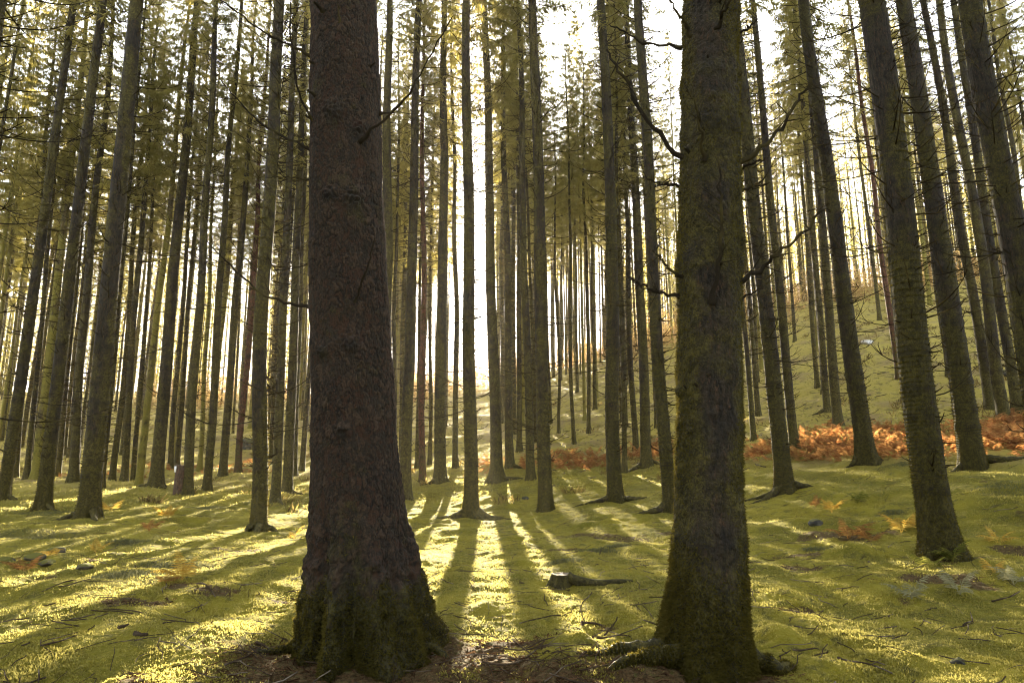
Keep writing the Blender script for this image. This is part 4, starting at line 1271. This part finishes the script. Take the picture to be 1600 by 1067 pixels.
def snag():
    x, y = hit(278, 771); z = gh(x, y)
    hgt = 45 * y / F; r = 14.5 * y / F / 2
    t = empty('dead_snag', (x, y, z), 'short broken dead trunk carrying a small white tag', 'snag')
    zs = np.linspace(-.2, hgt, 34)
    P, mo, wh, wz, th = trunk_grid(r, 30, .12, .2, 993, 28, zs, 4, bark=.012, whorl_step=9)
    P[-1, :, 2] += .09 * pnoise(np.cos(th[0]) * 2, np.sin(th[0]) * 2 + 4); P[-2, :, 2] += .03 * pnoise(np.cos(th[0]) * 2, np.sin(th[0]) * 2 + 4)
    nr, ns = P.shape[:2]
    v = np.concatenate([P.reshape(-1, 3), [[0, 0, hgt - .08]]]); tr = [((nr - 1) * ns + j, (nr - 1) * ns + (j + 1) % ns, nr * ns) for j in range(ns)]
    at = {k: np.append(np.broadcast_to(a, (nr, ns)).ravel(), 0) for k, a in (('moss', mo * .4), ('whorl', wh * 0), ('crack', wh * 0))}
    obj('trunk', make_mesh('trunk', v, grid_faces(nr, ns), tr, at, True), M['snag'], t)
    w, h = 5.0 * y / F, 9.0 * y / F
    mb = MB(); a, b, c = w / 2, .006, h / 2
    V = [(sx * a, sy * b, sz * c) for sx in (-1, 1) for sy in (-1, 1) for sz in (-1, 1)]
    mb.add(V, [(0, 1, 3, 2), (4, 6, 7, 5), (0, 4, 5, 1), (2, 3, 7, 6), (0, 2, 6, 4), (1, 5, 7, 3)])
    tg = obj('white_tag', mb.build('white_tag'), M['tag'], t, (-r * .62, -r * .86, hgt - .05 - c), (0, 0, -.6))


snag()


def rock(px, py, sx, sy, sz, mat, label, seed, name='rock', sink=.38):
    import bmesh
    x, y = hit(px, py); z = gh(x, y)
    bm = bmesh.new(); bmesh.ops.create_icosphere(bm, subdivisions=4, radius=1.0)
    me = bpy.data.meshes.new('rock'); bm.to_mesh(me); bm.free()
    v = np.empty(len(me.vertices) * 3, np.float32); me.vertices.foreach_get('co', v); v = v.reshape(-1, 3).astype(float)
    R = np.random.default_rng(seed)
    for _ in range(9):
        n = R.normal(size=3); n /= np.linalg.norm(n); lim = R.uniform(.55, .85)
        d = v @ n; v -= np.clip(d - lim, 0, None)[:, None] * n
    v *= 1 + .10 * pnoise(v[:, 0] * 1.6 + seed, v[:, 1] * 1.6, v[:, 2] * 1.6)[:, None] + .03 * pnoise(v[:, 0] * 6, v[:, 1] * 6 + seed, v[:, 2] * 6)[:, None]
    v *= [sx, sy, sz]
    me.vertices.foreach_set('co', v.astype(np.float32).ravel()); me.update()
    me.polygons.foreach_set('use_smooth', np.ones(len(me.polygons), bool))
    o = obj(name, me, M[mat], None, (x, y, z + sz * (1 - 2 * sink) * .7), (0, 0, R.uniform(0, 6)))
    tag(o, label, 'rock', 'rocks lying in the forest')


rock(1355, 538, .42, .4, .24, 'rock_white', 'white boulder on the slope behind the flared mossy spruce', 1)
rock(391, 700, 1.0, .8, .75, 'rock_dark', 'dark boulder on the rise left of the thick spruce with bare roots', 2)
rock(1556, 472, .8, .6, .5, 'rock_dark', 'dark boulder high on the slope near the right edge', 3)
rock(1570, 585, .45, .4, .28, 'rock_dark', 'dark stone on the slope between the close pair of trunks and the edge trunk', 4)
rock(88, 866, .20, .16, .10, 'rock_grey', 'largest grey stone among the ferns at the left edge', 5)
rock(55, 878, .17, .14, .09, 'rock_grey', 'grey stone left of the largest one among the ferns', 6)
rock(75, 882, .15, .13, .07, 'rock_grey', 'flat grey stone in front of the largest one among the ferns', 7)
rock(130, 890, .14, .12, .07, 'rock_grey', 'lone grey stone right of the ferns at the left edge', 8)
rock(5, 880, .16, .14, .10, 'rock_grey', 'grey stone cut by the left edge of the view', 9)
rock(1275, 822, .15, .14, .10, 'rock_dark', 'dark stone under a moss lip left of the rusty fern clump', 10)
rock(1500, 1040, .07, .06, .04, 'rock_dark', 'small dark stone on the near moss at lower right', 11)
rock(821, 781, .13, .12, .10, 'rock_dark', 'round dark knob left of the thicker trunk of the dark pair', 12)
rock(1235, 583, .3, .25, .16, 'rock_grey', 'small grey stone on the slope left of the four slim trunks', 13)

# ------------------------------------------------------------------ air
mb = MB()
x0, x1, y0, y1, z0, z1 = -290, 290, -290, 290, -4, 66
V = [(x, y, z) for x in (x0, x1) for y in (y0, y1) for z in (z0, z1)]
mb.add(V, [(0, 1, 3, 2), (4, 6, 7, 5), (0, 4, 5, 1), (2, 3, 7, 6), (0, 2, 6, 4), (1, 5, 7, 3)])
m, nt = new_mat('haze_air'); N = NT(nt)
pv = N.n('ShaderNodeVolumePrincipled', ins={'Color': (.95, .88, .70, 1), 'Density': .0004, 'Anisotropy': .93})
nt.links.new(pv.outputs[0], N.n('ShaderNodeOutputMaterial').inputs['Volume'])
hz = obj('haze', mb.build('haze'), m); hz['kind'] = 'stuff'; hz['label'] = 'thin sunlit morning haze in the forest air'

# ------------------------------------------------------------------ light
world = bpy.data.worlds.new('World'); sc.world = world; world.use_nodes = True
wn = world.node_tree; wn.nodes.clear(); N = NT(wn)
sky = N.n('ShaderNodeTexSky', sky_type='NISHITA', sun_disc=False)
sky.sun_elevation = SUN_EL; sky.sun_rotation = SUN_AZ; sky.air_density = 1.0; sky.dust_density = 2.0; sky.ozone_density = 1.0
hs = N.n('ShaderNodeHueSaturation', ins={'Saturation': .32, 'Color': sky.outputs[0]})
sd = (math.sin(SUN_AZ) * math.cos(SUN_EL), math.cos(SUN_AZ) * math.cos(SUN_EL), math.sin(SUN_EL))
nrm = N.n('ShaderNodeVectorMath', operation='NORMALIZE', ins={0: N.n('ShaderNodeTexCoord').outputs['Generated']})
dot = N.n('ShaderNodeVectorMath', operation='DOT_PRODUCT', ins={0: nrm.outputs[0], 1: sd}).outputs['Value']
disc = N.ramp(dot, math.cos(math.radians(.62)), math.cos(math.radians(.42)))
sunc = N.n('ShaderNodeVectorMath', operation='SCALE', ins={0: (1, .93, .78), 'Scale': N.math('MULTIPLY', disc, 900.0)})
addc = N.n('ShaderNodeVectorMath', operation='ADD', ins={0: hs.outputs[0], 1: sunc.outputs[0]})
bg = N.n('ShaderNodeBackground', ins={'Color': addc.outputs[0], 'Strength': .095})
wn.links.new(bg.outputs[0], N.n('ShaderNodeOutputWorld').inputs['Surface'])

sl = bpy.data.lights.new('sun', 'SUN'); sl.energy = 5.0; sl.angle = math.radians(.5); sl.color = (1, .86, .63)
so = bpy.data.objects.new('sun', sl); COL.objects.link(so)
so.rotation_mode = 'QUATERNION'; so.rotation_quaternion = Vector((0, 0, 1)).rotation_difference(Vector(sd)); so.location = (0, 0, 50)

# ------------------------------------------------------------------ camera, render
cd = bpy.data.cameras.new('camera'); cd.lens = 24.0; cd.sensor_width = 36; cd.clip_end = 3000; cd.clip_start = .05
co = bpy.data.objects.new('camera', cd); COL.objects.link(co)
co.location = (0, 0, CAMZ); co.rotation_euler = (math.radians(90) + PITCH, 0, 0)
sc.camera = co
sc.view_settings.view_transform = 'Standard'; sc.view_settings.look = 'None'
sc.view_settings.exposure = 3.65; sc.view_settings.gamma = 1.0
sc.render.engine = 'CYCLES'
cy = sc.cycles
cy.max_bounces = 5; cy.diffuse_bounces = 3; cy.glossy_bounces = 1; cy.transmission_bounces = 3; cy.transparent_max_bounces = 4; cy.volume_bounces = 1
cy.use_denoising = True; cy.filter_width = 1.05
cy.sample_clamp_indirect = .5
cy.sample_clamp_direct = .55
